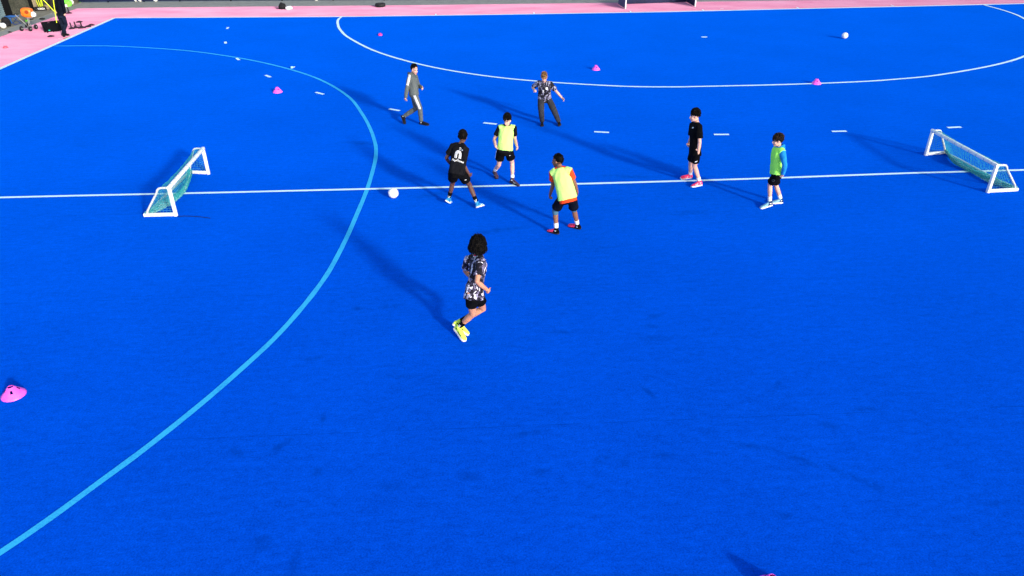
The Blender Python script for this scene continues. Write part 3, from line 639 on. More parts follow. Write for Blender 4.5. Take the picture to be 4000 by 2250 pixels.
POSES = {"runner":{"root":[-10.174,-29.067],"H":1.7,"J":{"head":[0.3173,0.0387,1.5582],"neck":[0.3125,0.0984,1.3712],"shR":[0.3318,-0.0992,1.3525],"elR":[0.2711,-0.3035,1.143],"wrR":[0.4213,-0.2171,0.9462],"haR":[0.4582,-0.1371,0.8551],"shL":[0.149,0.1625,1.25],"elL":[0.089,0.3067,0.9978],"wrL":[0.2767,0.2178,0.8131],"haL":[0.37,0.1478,0.8621],"hipR":[0.1754,-0.2243,0.8868],"hipL":[0.2735,-0.0923,0.8132],"knR":[0.1884,-0.1208,0.4783],"anR":[-0.0482,0.0088,0.1527],"toR":[0.0261,-0.1259,0.0482],"knL":[0.3466,0.0925,0.4332],"anL":[-0.047,0.0752,0.2008],"toL":[0.0701,0.0186,0.0584]}},"blackshirt":{"root":[-10.157,-23.91],"H":1.7,"J":{"head":[0.0259,0.1149,1.4962],"neck":[-0.0117,-0.0477,1.4004],"shL":[-0.1969,-0.0024,1.3195],"elL":[-0.344,0.0258,1.0684],"wrL":[-0.2549,0.1621,0.8636],"haL":[-0.1927,0.259,0.8117],"shR":[0.0695,-0.2051,1.3164],"elR":[0.0061,-0.2016,1.0197],"wrR":[0.1242,-0.1755,0.7798],"haR":[0.1787,-0.1064,0.686],"hipL":[-0.2072,-0.2494,0.8675],"hipR":[-0.0538,-0.1963,0.8293],"knL":[-0.2347,-0.0053,0.5263],"anL":[-0.3404,0.0703,0.1239],"toL":[-0.311,0.175,-0.0025],"knR":[0.1265,-0.0566,0.4801],"anR":[0.2781,-0.2012,0.099],"toR":[0.375,-0.0764,0.0128]}},"bibwalk":{"root":[-9.208,-22.571],"H":1.64,"J":{"head":[0.0576,-0.1001,1.4795],"neck":[0.052,0.0166,1.3319],"shR":[-0.116,0.0072,1.2616],"elR":[-0.2395,0.0261,1.0012],"wrR":[-0.2178,-0.2139,0.9241],"haR":[-0.1812,-0.1377,0.8348],"shL":[0.2105,-0.0306,1.266],"elL":[0.2369,0.0425,0.991],"wrL":[0.2687,-0.1925,0.9006],"haL":[0.2963,-0.1225,0.8037],"hipR":[-0.0976,-0.1288,0.7932],"hipL":[0.0808,-0.1633,0.8008],"knR":[-0.1464,-0.008,0.4007],"anR":[-0.2397,0.2979,0.143],"toR":[-0.1989,0.1536,0.0511],"knL":[0.1662,-0.0069,0.442],"anL":[0.1621,-0.1703,0.0885],"toL":[0.2758,-0.3176,0.0215]}},"bibback":{"root":[-8.14,-25.343],"H":1.7,"J":{"head":[-0.1547,0.1001,1.4423],"neck":[-0.1223,-0.0823,1.3871],"shL":[-0.2544,-0.0557,1.2503],"elL":[-0.2373,0.0209,0.9688],"wrL":[-0.2788,0.1277,0.7355],"haL":[-0.2757,0.2048,0.6361],"shR":[0.0591,-0.1832,1.3288],"elR":[0.1715,-0.1237,1.0674],"wrR":[0.2419,-0.0184,0.8409],"haR":[0.2608,0.063,0.7471],"hipL":[-0.074,-0.269,0.8364],"hipR":[0.1042,-0.2883,0.8524],"knL":[-0.1915,-0.0788,0.4886],"anL":[-0.1658,-0.1582,0.0909],"toL":[-0.2843,-0.0448,0.017],"knR":[0.1832,-0.0978,0.4859],"anR":[0.2854,0.0239,0.094],"toR":[0.1606,0.1532,0.0303]}},"grey":{"root":[-11.633,-18.011],"H":1.72,"J":{"head":[0.1211,-0.0112,1.5382],"neck":[0.0442,0.099,1.3936],"shR":[-0.0086,-0.0801,1.3881],"elR":[-0.1095,-0.1226,1.0906],"wrR":[-0.1738,-0.1942,0.8026],"haR":[-0.2042,-0.1154,0.7045],"shL":[0.1067,0.2423,1.2788],"elL":[0.165,0.3345,1.0034],"wrL":[0.2777,0.0922,1.0153],"haL":[0.3278,-0.026,1.0037],"hipR":[0.0607,-0.122,0.9016],"hipL":[0.053,0.0622,0.8659],"knR":[0.2031,-0.1594,0.4968],"anR":[0.2058,-0.0719,0.0841],"toR":[0.3717,-0.1512,0.0325],"knL":[0.0609,0.086,0.4215],"anL":[-0.2962,0.1715,0.1806],"toL":[-0.2789,0.0286,0.0496]}},"ginger":{"root":[-7.737,-18.43],"H":1.62,"J":{"head":[-0.1988,0.0355,1.3384],"neck":[-0.1817,0.1453,1.1903],"shR":[-0.3562,0.203,1.1473],"elR":[-0.4952,0.3929,0.9917],"wrR":[-0.4715,0.1429,0.9861],"haR":[-0.4642,0.0221,0.9925],"shL":[-0.0055,0.1244,1.1349],"elL":[0.1656,0.1745,0.913],"wrL":[0.3336,0.159,0.7257],"haL":[0.3889,0.0619,0.68],"hipR":[-0.2657,0.2488,0.7137],"hipL":[-0.0588,0.2306,0.7144],"knR":[-0.2775,-0.0352,0.4483],"anR":[-0.2346,0.1035,0.0743],"toR":[-0.2519,-0.0723,0.036],"knL":[0.0882,0.0117,0.433],"anL":[0.2468,0.0699,0.067],"toL":[0.2392,-0.1049,0.0441]}},"blackside":{"root":[-4.881,-22.964],"H":1.76,"J":{"head":[-0.1553,-0.149,1.6241],"neck":[-0.0814,-0.0757,1.4508],"shL":[-0.0632,-0.2682,1.3918],"elL":[-0.0432,-0.3743,1.1025],"wrL":[-0.0445,-0.3733,0.8308],"haL":[-0.0306,-0.3054,0.7192],"shR":[-0.1066,0.0751,1.3335],"elR":[-0.1152,0.0726,1.0401],"wrR":[-0.1042,0.239,0.8299],"haR":[-0.1602,0.118,0.8287],"hipL":[-0.0642,-0.3041,0.8838],"hipR":[-0.0838,-0.1336,0.8463],"knL":[-0.0332,-0.19,0.4711],"anL":[0.1371,-0.1879,0.0753],"toL":[-0.0286,-0.2854,0.0355],"knR":[-0.0535,0.0495,0.457],"anR":[0.0312,0.2408,0.0778],"toR":[-0.1483,0.2033,0.0432]}},"hoodie":{"root":[-3.503,-24.387],"H":1.6,"J":{"head":[-0.1453,-0.0517,1.4797],"neck":[-0.0733,0.0088,1.3218],"shL":[-0.0455,-0.1776,1.2437],"elL":[-0.0441,-0.3852,1.06],"wrL":[-0.014,-0.3076,0.8265],"haL":[-0.0005,-0.236,0.7317],"shR":[-0.0746,0.1396,1.1912],"elR":[-0.0476,0.1921,0.9254],"wrR":[-0.0031,0.2583,0.696],"haR":[-0.0519,0.1479,0.6851],"hipL":[-0.0814,-0.197,0.8158],"hipR":[-0.0609,-0.0423,0.7691],"knL":[-0.1146,-0.0008,0.4789],"anL":[-0.075,-0.0659,0.0889],"toL":[-0.2445,-0.1297,0.0234],"knR":[0.0619,0.0904,0.4234],"anR":[0.2383,0.1127,0.0735],"toR":[0.0753,0.0696,0.0401]}},"dark":{"root":[-27.99,-3.973],"H":1.84,"J":{"head":[0.353,-0.0989,1.6726],"neck":[0.2269,-0.0242,1.5217],"shR":[0.3725,-0.1397,1.4587],"elR":[0.4604,-0.3304,1.2237],"wrR":[0.3728,-0.2203,0.9707],"haR":[0.44,-0.3245,0.9151],"shL":[0.0486,0.0316,1.4376],"elL":[0.0593,-0.2286,1.2636],"wrL":[0.1149,-0.458,1.1142],"haL":[0.1486,-0.578,1.0622],"hipR":[0.2395,-0.2133,0.914],"hipL":[0.0805,-0.1351,0.9034],"knR":[0.1782,-0.0316,0.5051],"anR":[-0.0722,-0.0013,0.1271],"toR":[0.0228,-0.17,0.0317],"knL":[-0.0142,0.0223,0.4985],"anL":[-0.0331,0.0993,0.0625],"toL":[0.1324,-0.0234,0.046]}}}
def stripes(target, pts, side, width, gap, n, mat, N, parent):
    "n parallel bands along a limb"
    for k in range(n):
        off = (k-(n-1)/2)*(width+gap); bm_v = []; bm_f = []
        me0 = target.data; bv = BVHTree.FromPolygons([v.co for v in me0.vertices], [p.vertices for p in me0.polygons])
        fine = []
        for i in range(len(pts)-1):
            for j in range(8): fine.append(pts[i].lerp(pts[i+1], j/8))
        fine.append(pts[-1])
        for i, q in enumerate(fine):
            d = (fine[min(i+1, len(fine)-1)]-fine[max(i-1, 0)]).normalized(); sd = d.cross(N).normalized()
            for g in (-.5, .5):
                P = q+sd*(off+g*width); h = bv.ray_cast(P+N*.3, -N, .6); bm_v.append((h[0] if h[0] is not None else P)+N*.004)
            if i: bm_f.append((2*i-2, 2*i-1, 2*i+1, 2*i))
        me = bpy.data.meshes.new('stripe'); me.from_pydata(bm_v, [], bm_f); link('stripe', me, mat, parent)

# look: (heading in degrees counter-clockwise from +X, pitch)
r = person(POSES['runner'], 'person with big dark curls jogging in a black and white patterned shirt and lime boots', dict(skin='skin_tan', look=(62, -4), hair=('long_curls', 'hair_black'), shirt='camo1', sleeve=.66, hem=-.14, grow=.016, collar='collar', bottom='shorts', pants='black', legs=.55, baggy=.93, sock=('black', .42), shoe=('lime', 'offwhite', 'black', 'swoosh'), curl=40))
r['o'].name = 'person'
J, s = r['J'], r['s']
rr, fw = r['tframe'](.0)
decal('logo', r['bottom'], [(-.03, .012), (.03, -.012), (.03, -.004), (-.03, .02)], [(0, 1, 2, 3)], PM['white'], J['hipR'].lerp(J['knR'], .12)-fw*.05, (rr*.2+fw*-.2+V((.8, 0, 0))).normalized(), V((0, 0, 1)), V((0, -1, .1)).normalized(), .004)
for S in 'R':
    k_, a_ = J['knR'], J['anR']; ax_ = (k_-a_).normalized(); N_ = (V((-.5, -1, .2))-ax_*V((-.5, -1, .2)).dot(ax_)).normalized(); ux_ = ax_.cross(N_)
    decal('sock_lettering', r['sock'+S], [(-.02+.012*c_+dx, y_+dy) for c_ in range(3) for y_ in (0,) for dx, dy in ((0, 0), (.007, 0), (.007, .075), (0, .075))], [tuple(range(4*k, 4*k+4)) for k in range(3)], PM['white'], a_.lerp(k_, .08), ux_, ax_, N_, .003)

r = person(POSES['blackshirt'], 'person seen from behind in a black shirt with white rainbow print and blue trainers', dict(skin='skin_dark', look=(78, -6), hair=('afro', 'hair_black'), shirt='black2', sleeve=.62, hem=-.06, grow=.020, bottom='shorts', pants='black', legs=.64, baggy=1.06, sock=('black', {'L': .42, 'R': .40}), shoe=('bluegrey', 'offwhite', 'offwhite', 'swoosh'), seed=5, curl=34))
J, s, sh = r['J'], r['s'], r['shirt']; rr, fw = r['tframe'](.6); up = r['up']; N = (-fw).normalized(); O = r['hip'].lerp(J['neck'], .60)-fw*.1
ux, uy = rr, up
vs, fs = text_mesh('The', .066, .2, .0012); c_, s_ = math.cos(-.2), math.sin(-.2); decal('lettering', sh, [(x*c_-y*s_, x*s_+y*c_) for x, y in vs], fs, PM['white'], O+uy*.13+ux*.045, ux, uy, N, .005)
for txt, dx, rot in (('Play', -.072, -.05), ('Dome', .058, -.2)):
    vs, fs = text_mesh(txt, .060, .2, .0012); c_, s_ = math.cos(rot), math.sin(rot)
    decal('lettering', sh, [(x*c_-y*s_, x*s_+y*c_) for x, y in vs], fs, PM['white'], O-uy*.115+ux*dx, ux, uy, N, .005)
vs = []; fs = []
for R0, R1 in ((.058, .072), (.038, .052), (.019, .032)):
    b0 = len(vs); prof = [PI*i/14 for i in range(15)]
    path = [(1, -.09)]+[(math.cos(t), math.sin(t)*1.0) for t in prof]+[(-1, -.09)]
    for (cx, cyy) in path:
        for R_i in (R0, R1):
            yy = cyy*R_i*1.1 if cyy >= 0 else -.085
            vs.append((cx*R_i, yy+.02))
    n_ = len(path)
    for i in range(n_-1): fs.append((b0+2*i, b0+2*i+1, b0+2*i+3, b0+2*i+2))
decal('rainbow_print', sh, vs, fs, PM['white'], O, ux, uy, N, .005)
decal('logo', r['bottom'], [(-.018, -.012), (.02, .004), (.02, .016), (-.018, .002)], [(0, 1, 2, 3)], PM['white'], J['hipR'].lerp(J['knR'], .56)-fw*.04, rr, up, (N+rr*.35).normalized(), .004)
for S in 'LR':
    k_, a_ = J['kn'+S], J['an'+S]; ax_ = (k_-a_).normalized(); N_ = (N-ax_*N.dot(ax_)).normalized(); ux_ = ax_.cross(N_)
    decal('sock_print', r['sock'+S], [(-.03, .05), (-.018, .05), (0, .0), (-.01, -.01), (.018, .05), (.03, .05), (.01, -.01)], [(0, 3, 2, 1), (2, 6, 5, 4)], PM['white'], a_.lerp(k_, .12), ux_, ax_, N_, .003)

r = person(POSES['bibwalk'], 'dark haired person facing the camera in a yellow bib over a black shirt', dict(skin='skin_fair', look=(-118, -16), hair=('curly_top', 'hair_black'), shirt='black2', sleeve=.6, hem=-.10, collar='grime', bib='bib', bibhem=.01, bottom='shorts', pants='black', legs=.60, baggy=1.06, sock=('white', {'L': .30, 'R': .42}), shoe=('plum', 'darksole', 'offwhite', 'swoosh'), seed=8))
J, s = r['J'], r['s']; rr, fw = r['tframe'](.0); up = r['up']
stripes(r['bottom'], [J['hipR'].lerp(J['knR'], .05), J['hipR'].lerp(J['knR'], .55)], None, .032, 0, 1, PM['white'], (rr*1.0+fw*.35).normalized(), r['bottom'])
decal('logo', r['bottom'], [(-.025, .012), (-.012, -.01), (.03, .014), (-.01, 0)], [(0, 1, 3), (1, 2, 3)], PM['white'], J['hipL'].lerp(J['knL'], .38)+fw*.05, -rr, up, (fw-rr*.25).normalized(), .004)

r = person(POSES['bibback'], 'person seen from behind in a yellow bib over an orange shirt and blue leggings', dict(skin='skin_brown', look=(150, -4), hair=('crop', 'hair_black'), shirt='orange', sleeve=.55, hem=-.16, grow=.014, bib='bib', bibhigh=True, strap=1.1, bibhem=-.05, bottom='shorts', pants='navyblack', legs=.80, baggy=.98, leggings={'L': .22, 'R': .02}, sock=('white', {'L': .36, 'R': .36}), shoe=('red', 'darksole', 'black', 'heel'), seed=11))

r = person(POSES['grey'], 'person walking in a grey hooded tracksuit with white stripes and black trainers', dict(skin='skin_fair', look=(-48, -14), hair=('short', 'hair_black'), shirt='grey', long=True, hood=True, hem=-.10, grow=.022, bottom='trousers', pants='grey', slim=.96, sock=('white', .1), shoe=('blackshoe', 'darksole'), seed=13))
J = r['J']; rr, fw = r['tframe'](.6); rr0, fw0 = r['tframe'](0)
stripes(r['shirt'], [J['shR']+r['up']*.03, J['shR'].lerp(J['elR'], .3), J['shR'].lerp(J['elR'], .86)], None, .0145, .008, 3, PM['white'], (rr+fw*.15+V((0, -.3, .25))).normalized(), r['shirt'])
stripes(r['bottom'], [J['hipR'].lerp(J['knR'], .04), J['hipR'].lerp(J['knR'], .5), J['knR'], J['knR'].lerp(J['anR'], .06)], None, .0145, .008, 3, PM['white'], (rr0+V((0, -.3, .1))).normalized(), r['bottom'])

r = person(POSES['ginger'], 'ginger haired person in a black and lilac patterned shirt and charcoal trousers', dict(skin='skin_fair', look=(-98, -24), hair=('quiff', 'hair_ginger'), shirt='camo2', sleeve=.72, hem=-.09, grow=.022, width=1.1, collar='grime', bottom='trousers', pants='charcoal', slim=1.2, shoe=('blackshoe', 'darksole'), seed=17, shoew=1.1))
J = r['J']; rr, fw = r['tframe'](.6); up = r['up']; O = r['hip'].lerp(J['neck'], .68)+fw*.1
decal('crest', r['shirt'], [(-.028, .034), (.028, .034), (.028, -.01), (0, -.04), (-.028, -.01)], [(0, 1, 2, 3, 4)], PM['white'], O-rr*.075+up*.03, -rr, up, fw, .005)
decal('crest', r['shirt'], [(-.006+x_, y_+k*.02) for k in (-.5, .3, 1) for x_ in (-.010, .010) for y_, in ((0,),)][:0] or [(-.016, .02), (-.004, .02), (-.004, .01), (-.016, .01), (.004, .004), (.016, .004), (.016, -.008), (.004, -.008)], [(0, 1, 2, 3), (4, 5, 6, 7)], PM['navyblack'], O-rr*.075+up*.03, -rr, up, fw, .007)
vs = []; fs = []
for sgn in (1, -1):
    b0 = len(vs)
    for i in range(17):
        t = 2*PI*i/16
        for R_i in (.010, .024): vs.append((math.cos(t)*R_i*.85, math.sin(t)*R_i+sgn*.026))
        if i: fs.append((b0+2*i-2, b0+2*i-1, b0+2*i+1, b0+2*i))
decal('number', r['shirt'], vs, fs, PM['white'], O+rr*.02-up*.055, -rr, up, fw, .005)

r = person(POSES['blackside'], 'person standing sideways in plain black kit with white socks and pink red boots', dict(skin='skin_fair', look=(176, -6), hair=('curly_top', 'hair_black'), shirt='black', sleeve=.74, hem=-.20, grow=.010, width=.95, bottom='shorts', pants='black', legs=.72, baggy=.92, sock=('white', .32), shoe=('red', 'offwhite', 'offwhite', 'bars'), seed=19))
J = r['J']; rr, fw = r['tframe'](.6); up = r['up']
decal('logo', r['shirt'], [(-.022, .012), (.022, .012), (.022, -.014), (-.022, -.014)], [(0, 1, 2, 3)], PM['white'], r['hip'].lerp(J['neck'], .83)+fw*.1-rr*.06, -rr, up, fw, .004)
decal('logo', r['bottom'], [(-.03, -.012), (-.01, -.02), (.03, .004), (.03, .014), (-.02, .004)], [(0, 1, 2, 3, 4)], PM['white'], J['hipL'].lerp(J['knL'], .62)+V((0, -.05, 0)), V((1, 0, 0)), V((0, 0, 1)), V((-.2, -1, .1)).normalized(), .004)

r = person(POSES['hoodie'], 'person in a bright green bib over a blue hoodie with white socks', dict(skin='skin_fair', look=(178, -8), hair=('bowl', 'hair_brown'), shirt='blue', long=True, hood=True, hem=.0, grow=.010, width=.98, bib='bibgreen', bibhem=-.04, bottom='shorts', pants='black', legs=.78, baggy=.95, sock=('white', .36), shoe=('paleblue', 'offwhite', 'bluedark', 'heel'), seed=23))
J = r['J']
vs = []; fs = []
for k in range(8):
    b0 = len(vs); t = 2*PI*k/8+.3; cx, cy_ = math.cos(t)*.026, math.sin(t)*.024; vs += [(cx-.009, cy_-.006), (cx+.009, cy_-.004), (cx+.007, cy_+.007), (cx-.008, cy_+.005)]; fs.append((b0, b0+1, b0+2, b0+3))
decal('crest', r['bottom'], vs, fs, PM['grey'], J['hipL'].lerp(J['knL'], .5)+V((-.03, -.05, 0)), V((1, 0, 0)), V((0, 0, 1)), V((-.3, -1, .1)).normalized(), .004)

r = person(POSES['dark'], 'person in a black jumper and dark jeans carrying yellow poles on the pink run-off', dict(skin='skin_fair', look=(-20, -8), hair=('short', 'hair_brown'), shirt='navyblack', long=True, hem=-.06, grow=.020, bottom='trousers', pants='jeans', slim=1.0, shoe=('blackshoe', 'darksole'), seed=29, curl=52))
DARK = r
# ------------------------------------------------------------------ things on the pitch
OM = dict(
 goalwhite=var('white painted metal', (.84, .87, .87, 1), .05, 14, .45, .4, c2=(.66, .68, .66, 1)), rearwhite=var('worn white tube', (.60, .64, .63, 1), .12, 20, .5, .4, c2=(.34, .37, .36, 1)),
 net=var('teal green net cord', (.03, .37, .40, 1), .2, 40, .8), netdark=var('dark teal net cord', (.04, .30, .42, 1), .2, 40, .8), netpale=var('pale net cord', (.32, .62, .60, 1), .2, 40, .8),
 pink=var('pink cone plastic', (.95, .13, .68, 1), .08, 12, .42, .4, c2=(.86, .08, .58, 1)), hotpink=var('red pink plastic', (.82, .03, .25, 1), .1, 12, .45, .4), redcone=var('faded red plastic', (.85, .10, .16, 1), .1, 12, .5),
 ball=None, black=var('black plastic', (.0045, .0045, .0055, 1), .25, 25, .6, .15), rubber=var('black rubber', (.016, .016, .018, 1), .3, 30, .75, .3), bag=var('black nylon', (.012, .012, .015, 1), .4, 12, .8, .2, bump=.4),
 mauve=var('dusty dark rubber base', (.035, .018, .030, 1), .25, 20, .8, .2), yellow=var('fluorescent yellow pole', (.80, .95, .03, 1), .06, 20, .45, .4), green=var('lime green mesh cloth', (.20, .80, .08, 1), .15, 16, .85, bump=.4),
 whitecloth=var('white cloth', (.78, .79, .80, 1), .06, 14, .85, bump=.4), orange=var('orange plastic', (.95, .22, .02, 1), .08, 8, .4, .4, c2=(.85, .15, .012, 1)), steel=var('grey painted steel', (.24, .25, .27, 1), .12, 25, .5, .4), blue=var('blue canvas', (.03, .16, .50, 1), .2, 20, .8),
 bluesteel=var('blue painted steel', (.02, .06, .26, 1), .2, 20, .5, .4), navy=var('navy board', (.006, .012, .06, 1), .35, 9, .6, .3), navyscuff=var('scuffed navy board', (.010, .016, .07, 1), .3, 9, .6, .3, c2=(.16, .17, .30, 1)), hub=var('hub metal', (.5, .5, .5, 1), .1, 20, .4, .5, .4),
 bottle=var('clear blue plastic', (.30, .62, .74, 1), .15, 30, .25, .5), beige=var('beige board', (.42, .33, .22, 1), .2, 6, .8, .2), jade=var('jade plastic', (.02, .62, .40, 1), .1, 20, .5), straw=var('dry tan sack', (.25, .21, .13, 1), .3, 16, .9))
def ballmat():
    t = NT('white football'); co = t.coord()
    v = t.n('ShaderNodeTexVoronoi', feature='DISTANCE_TO_EDGE', i_Scale=9.0, i_Randomness=.25); t.l(co, v.inputs['Vector'])
    seam = t.ramp(v.outputs['Distance'], [(.0, (.55, .55, .56)), (.03, (.84, .84, .83))])
    n = t.noise(t.mapping(co, (1, 1, 2)), 24, 4, .7); mk = t.ramp(n, [(.655, (0, 0, 0)), (.68, (1, 1, 1))])
    return t.done(t.mix(t.math('MULTIPLY', mk, .7), seam, (.12, .12, .13, 1)), .4, 0, .4)
OM['ball'] = ballmat()

def net_panel(name, fn, nu, nv, mat, parent, r=.0032, jit=.0):
    "a knotted net: every cord of the grid is a thin three sided bar"
    rnd = random.Random(5); P = [[fn(i/nu, j/nv)+V((rnd.uniform(-jit, jit), rnd.uniform(-jit, jit), rnd.uniform(-jit, jit))) for j in range(nv+1)] for i in range(nu+1)]
    m = MB()
    def bar(a, b):
        d = b-a
        if d.length < 1e-4: return
        d.normalize(); x = d.orthogonal().normalized(); y = d.cross(x)
        rg = [[q+(x*math.cos(t)+y*math.sin(t))*r for t in (0, 2.1, 4.2)] for q in (a, b)]
        m.loft(rg, False)
    for i in range(nu+1):
        for j in range(nv+1):
            if i < nu: bar(P[i][j], P[i+1][j])
            if j < nv: bar(P[i][j], P[i][j+1])
    return m.build(name, mat, parent, smooth=False)

def mini_goal(label, nf, nb, ff, fb, flip, seed, loose):
    # nf, nb, ff, fb: ground corners near/far, front/back
    base = (nf+nb+ff+fb)/4; g = thing('mini_goal', label, 'football goal', base, 0, 'mini goals on the blue turf')
    L = lambda p: V((p.x-base.x, p.y-base.y, 0))
    nf, nb, ff, fb = map(L, (nf, nb, ff, fb)); Ht = .64; w_ = .038; rnd = random.Random(seed)
    def bar(nm, a, b, r=w_, mat='goalwhite', up=(0, 0, 1)):
        m = MB(); m.tube([a, b], r, n=16, p=3.4, up=up, caps=True); return m.build(nm, OM[mat], g, bevel=.006)
    up = V((0, 0, 1)); z0 = V((0, 0, w_)); top = V((0, 0, Ht))
    out = (nb-nf).normalized()
    for a in (nf, ff): bar('goal_post', a+V((0, 0, .0)), a+top-V((0, 0, w_)), up=out)
    d = (ff-nf).normalized(); bar('crossbar', nf+top-d*w_, ff+top+d*w_)
    for a, b in ((nf, nb), (ff, fb)): bar('ground_bar', a+z0+(b-a).normalized()*w_, b+z0+(b-a).normalized()*.04)
    bar('rear_bar', nb+V((0, 0, .03))+d*w_, fb+V((0, 0, .03))-d*w_, .028, 'rearwhite')
    sides = []
    for a, b in ((nf, nb), (ff, fb)):
        o_ = (b-a); ln = o_.length; o_.normalize(); c = a+top
        pts = [c+o_*.03, c+o_*.16, c+o_*.215-up*.012, c+o_*.255-up*.05, c+o_*.275-up*.10, a+o_*(ln-.06)+up*.14, a+o_*(ln-.03)+up*.06]
        m = MB(); m.tube(pts, .023, n=10); m.build('rear_hoop', OM['rearwhite'], g); sides.append((a, o_, ln, pts))
    def along(pts, t):
        L_ = [(pts[i+1]-pts[i]).length for i in range(len(pts)-1)]; q = t*sum(L_)
        for i, l in enumerate(L_):
            if q <= l or i == len(L_)-1: return pts[i].lerp(pts[i+1], min(1, q/l))
            q -= l
    for a, o_, ln, pts in sides:
        net_panel('side_net', lambda u, v: (a+up*(w_*2+u*(Ht-w_*3))+o_*.04).lerp(along(pts, 1-u), v)+d*.01*math.sin(7*u+5*v), 11, 8, OM['netdark'], g, .0030, .006)
    ha, hb = sides[0][3], sides[1][3]
    def back(u, v):
        p = along(ha, v).lerp(along(hb, v), u); sag = math.sin(PI*u)
        f = -out*(loose(u)*v**1.6)                         # the loose hem drifts forward
        return p+f-up*(.05*sag*math.sin(PI*v))
    net_panel('back_net', back, 44, 20, OM['net'], g, .0030, .008)
    def hem(k):
        def fn(u, v):
            p = along(ha, 1.0).lerp(along(hb, 1.0), u)-out*(loose(u)*(.93+.05*k))
            w1 = .055+.035*math.sin(9*u+k)*math.sin(PI*u)
            p = p+out*(.05*math.cos(2*PI*v+k))*(1+.7*math.sin(5*u+k)); p.z = .03+w1*(1+math.sin(2*PI*v+k*.7+6*u))*.75
            return p
        return fn
    for k in range(3): net_panel('net_hem', hem(k), 90, 9, OM['net' if k != 1 else 'netpale'], g, .0032, .012)
    for i in range(9):
        u = (i+.5)/9; c = nf.lerp(ff, u)+top; m = MB()
        m.tube([c+out*math.cos(t)*(w_+.004)+up*math.sin(t)*(w_+.004) for t in [2*PI*q/10 for q in range(11)]], .004, n=5, caps=False)
        m.build('net_tie', OM['netdark'], g)
    return g
mini_goal('white mini goal with loose green net by the cyan arc, open to the right', at(688, 843), at(572, 846), at(815, 680), at(738, 677), 1, 3, lambda u: .30*math.sin(PI*min(1, u*1.02))**.8)
mini_goal('white mini goal with green net near the right edge, open to the left', at(3858, 752), at(3966, 746), at(3616, 607), at(3692, 600), -1, 4, lambda u: .26*math.sin(PI*u)**.9+.05*math.sin(11*u))
m = MB(); pts = [at(694, 846), at(720, 845), at(745, 845.5), at(772, 847), at(800, 850), at(822, 853)]
b0 = pts[0].copy(); m.tube([p-b0+V((0, 0, .006)) for p in pts], .006, n=6)
tag(m.build('cord', OM['black'], None, b0), 'thin dark cord lying on the turf beside the left mini goal', 'cord')

def cone(px, py, r, h, mat, label, tilt=0, holes=4, phase=0.6, name='marker_cone', grp='marker cones on the pitch', ground=None):
    p = at(px, py); n = 48; m = MB(); th = .003
    prof = [(r, 0), (r*.985, .012), (r*.93, .022)]+[(r*.93+(r*.24-r*.93)*t, .022+(h-.022)*t) for t in (.15, .3, .45, .6, .75, .9, 1)]
    rings_o = [[V((q*math.cos(2*PI*i/n), q*math.sin(2*PI*i/n), z)) for i in range(n)] for q, z in prof]
    rings_i = [[V(((q-th)*math.cos(2*PI*i/n), (q-th)*math.sin(2*PI*i/n), max(0, z-th*.8))) for i in range(n)] for q, z in reversed(prof)]
    vs = [v for rg in rings_o+rings_i for v in rg]; fs = []; K = len(rings_o)
    hk = {int(n*(phase/(2*PI)+q/holes)) % n for q in range(holes)}
    hole = {(k, (i+o_) % n) for i in hk for k in (5, 6) for o_ in (0, 1, 2)} if holes else set()
    T = 2*K
    for k in range(T):
        k2 = (k+1) % T
        for i in range(n):
            j = (i+1) % n
            ko = k if k < K-1 else (T-2-k if K-1 < k < T-1 else -1)
            if ko >= 0 and (ko, i) in hole: continue
            fs.append((k*n+i, k*n+j, k2*n+j, k2*n+i))
    m.add(vs, fs)
    me = m.mesh('cone'); o = link(name, me, OM[mat], None, p); tag(o, label, 'cone', grp)
    return o
cone(54, 1543, .160, .145, 'pink', 'pink marker cone with holes nearest the camera at the left edge', phase=5.05)
cone(1085, 360, .158, .165, 'pink', 'pink marker cone left of the cyan arc near the broken line', phase=.5)
cone(2328, 272, .148, .155, 'pink', 'pink marker cone inside the white shooting circle', phase=4.6)
cone(3188, 327, .158, .160, 'pink', 'pink marker cone standing on the white circle line', phase=4.4)
cone(3008, 2295, .150, .165, 'pink', 'pink marker cone cut off by the bottom edge', phase=5.0)
def dome(px, py, r, h, mat, label):
    m = MB(); m.lathe([(r, 0), (r*.99, .01)]+[(r*math.cos(t)*1.0, .01+h*math.sin(t)) for t in (.25, .5, .75, 1.0, 1.25)], 28)
    tag(m.build('marker_dome', OM[mat], None, at(px, py)), label, 'cone', 'marker cones on the pitch')
dome(1485, 138, .095, .085, 'hotpink', 'small red pink marker dome far inside the shooting circle')
dome(22, 187, .10, .075, 'redcone', 'small faded red marker dome on the pink run-off')

def ball(px, py, label, r=.112, grp='white footballs', seed=0, x=None):
    p = at(px, py); d = (p-CAMP); d.z = 0; d.normalize()
    me = BALL; o = bpy.data.objects.new('football', me); COL.objects.link(o)
    o.location = (p.x, p.y, r); o.scale = (r/.112,)*3; o.rotation_euler = (seed, seed*1.7, seed*.6); tag(o, label, 'ball', grp); return o
m = MB(); m.ell(V((0, 0, 0)), V((1, 0, 0)), V((0, 1, 0)), V((0, 0, 1)), .112, .112, .112, 40, 24)
BALL = m.mesh('football'); BALL.materials.append(OM['ball'])
ball(1538, 773, 'white football on the turf beside the cyan arc and the white line', .115, seed=1.1)
ball(3298, 151, 'white football alone in the far right of the shooting circle', .125, seed=2.3)
ball(16, 111, 'white football beside the black backpack at the far left', .125, seed=.4)
ball(0, 107, 'white football at the left edge, half hidden by another ball', .115, seed=3.4)
ball(281, 18, 'white football resting on the green bibs', .125, seed=5.0)
ball(300, 9, 'white football against the end of the navy boards, right of the green bibs', .13, seed=4.0)
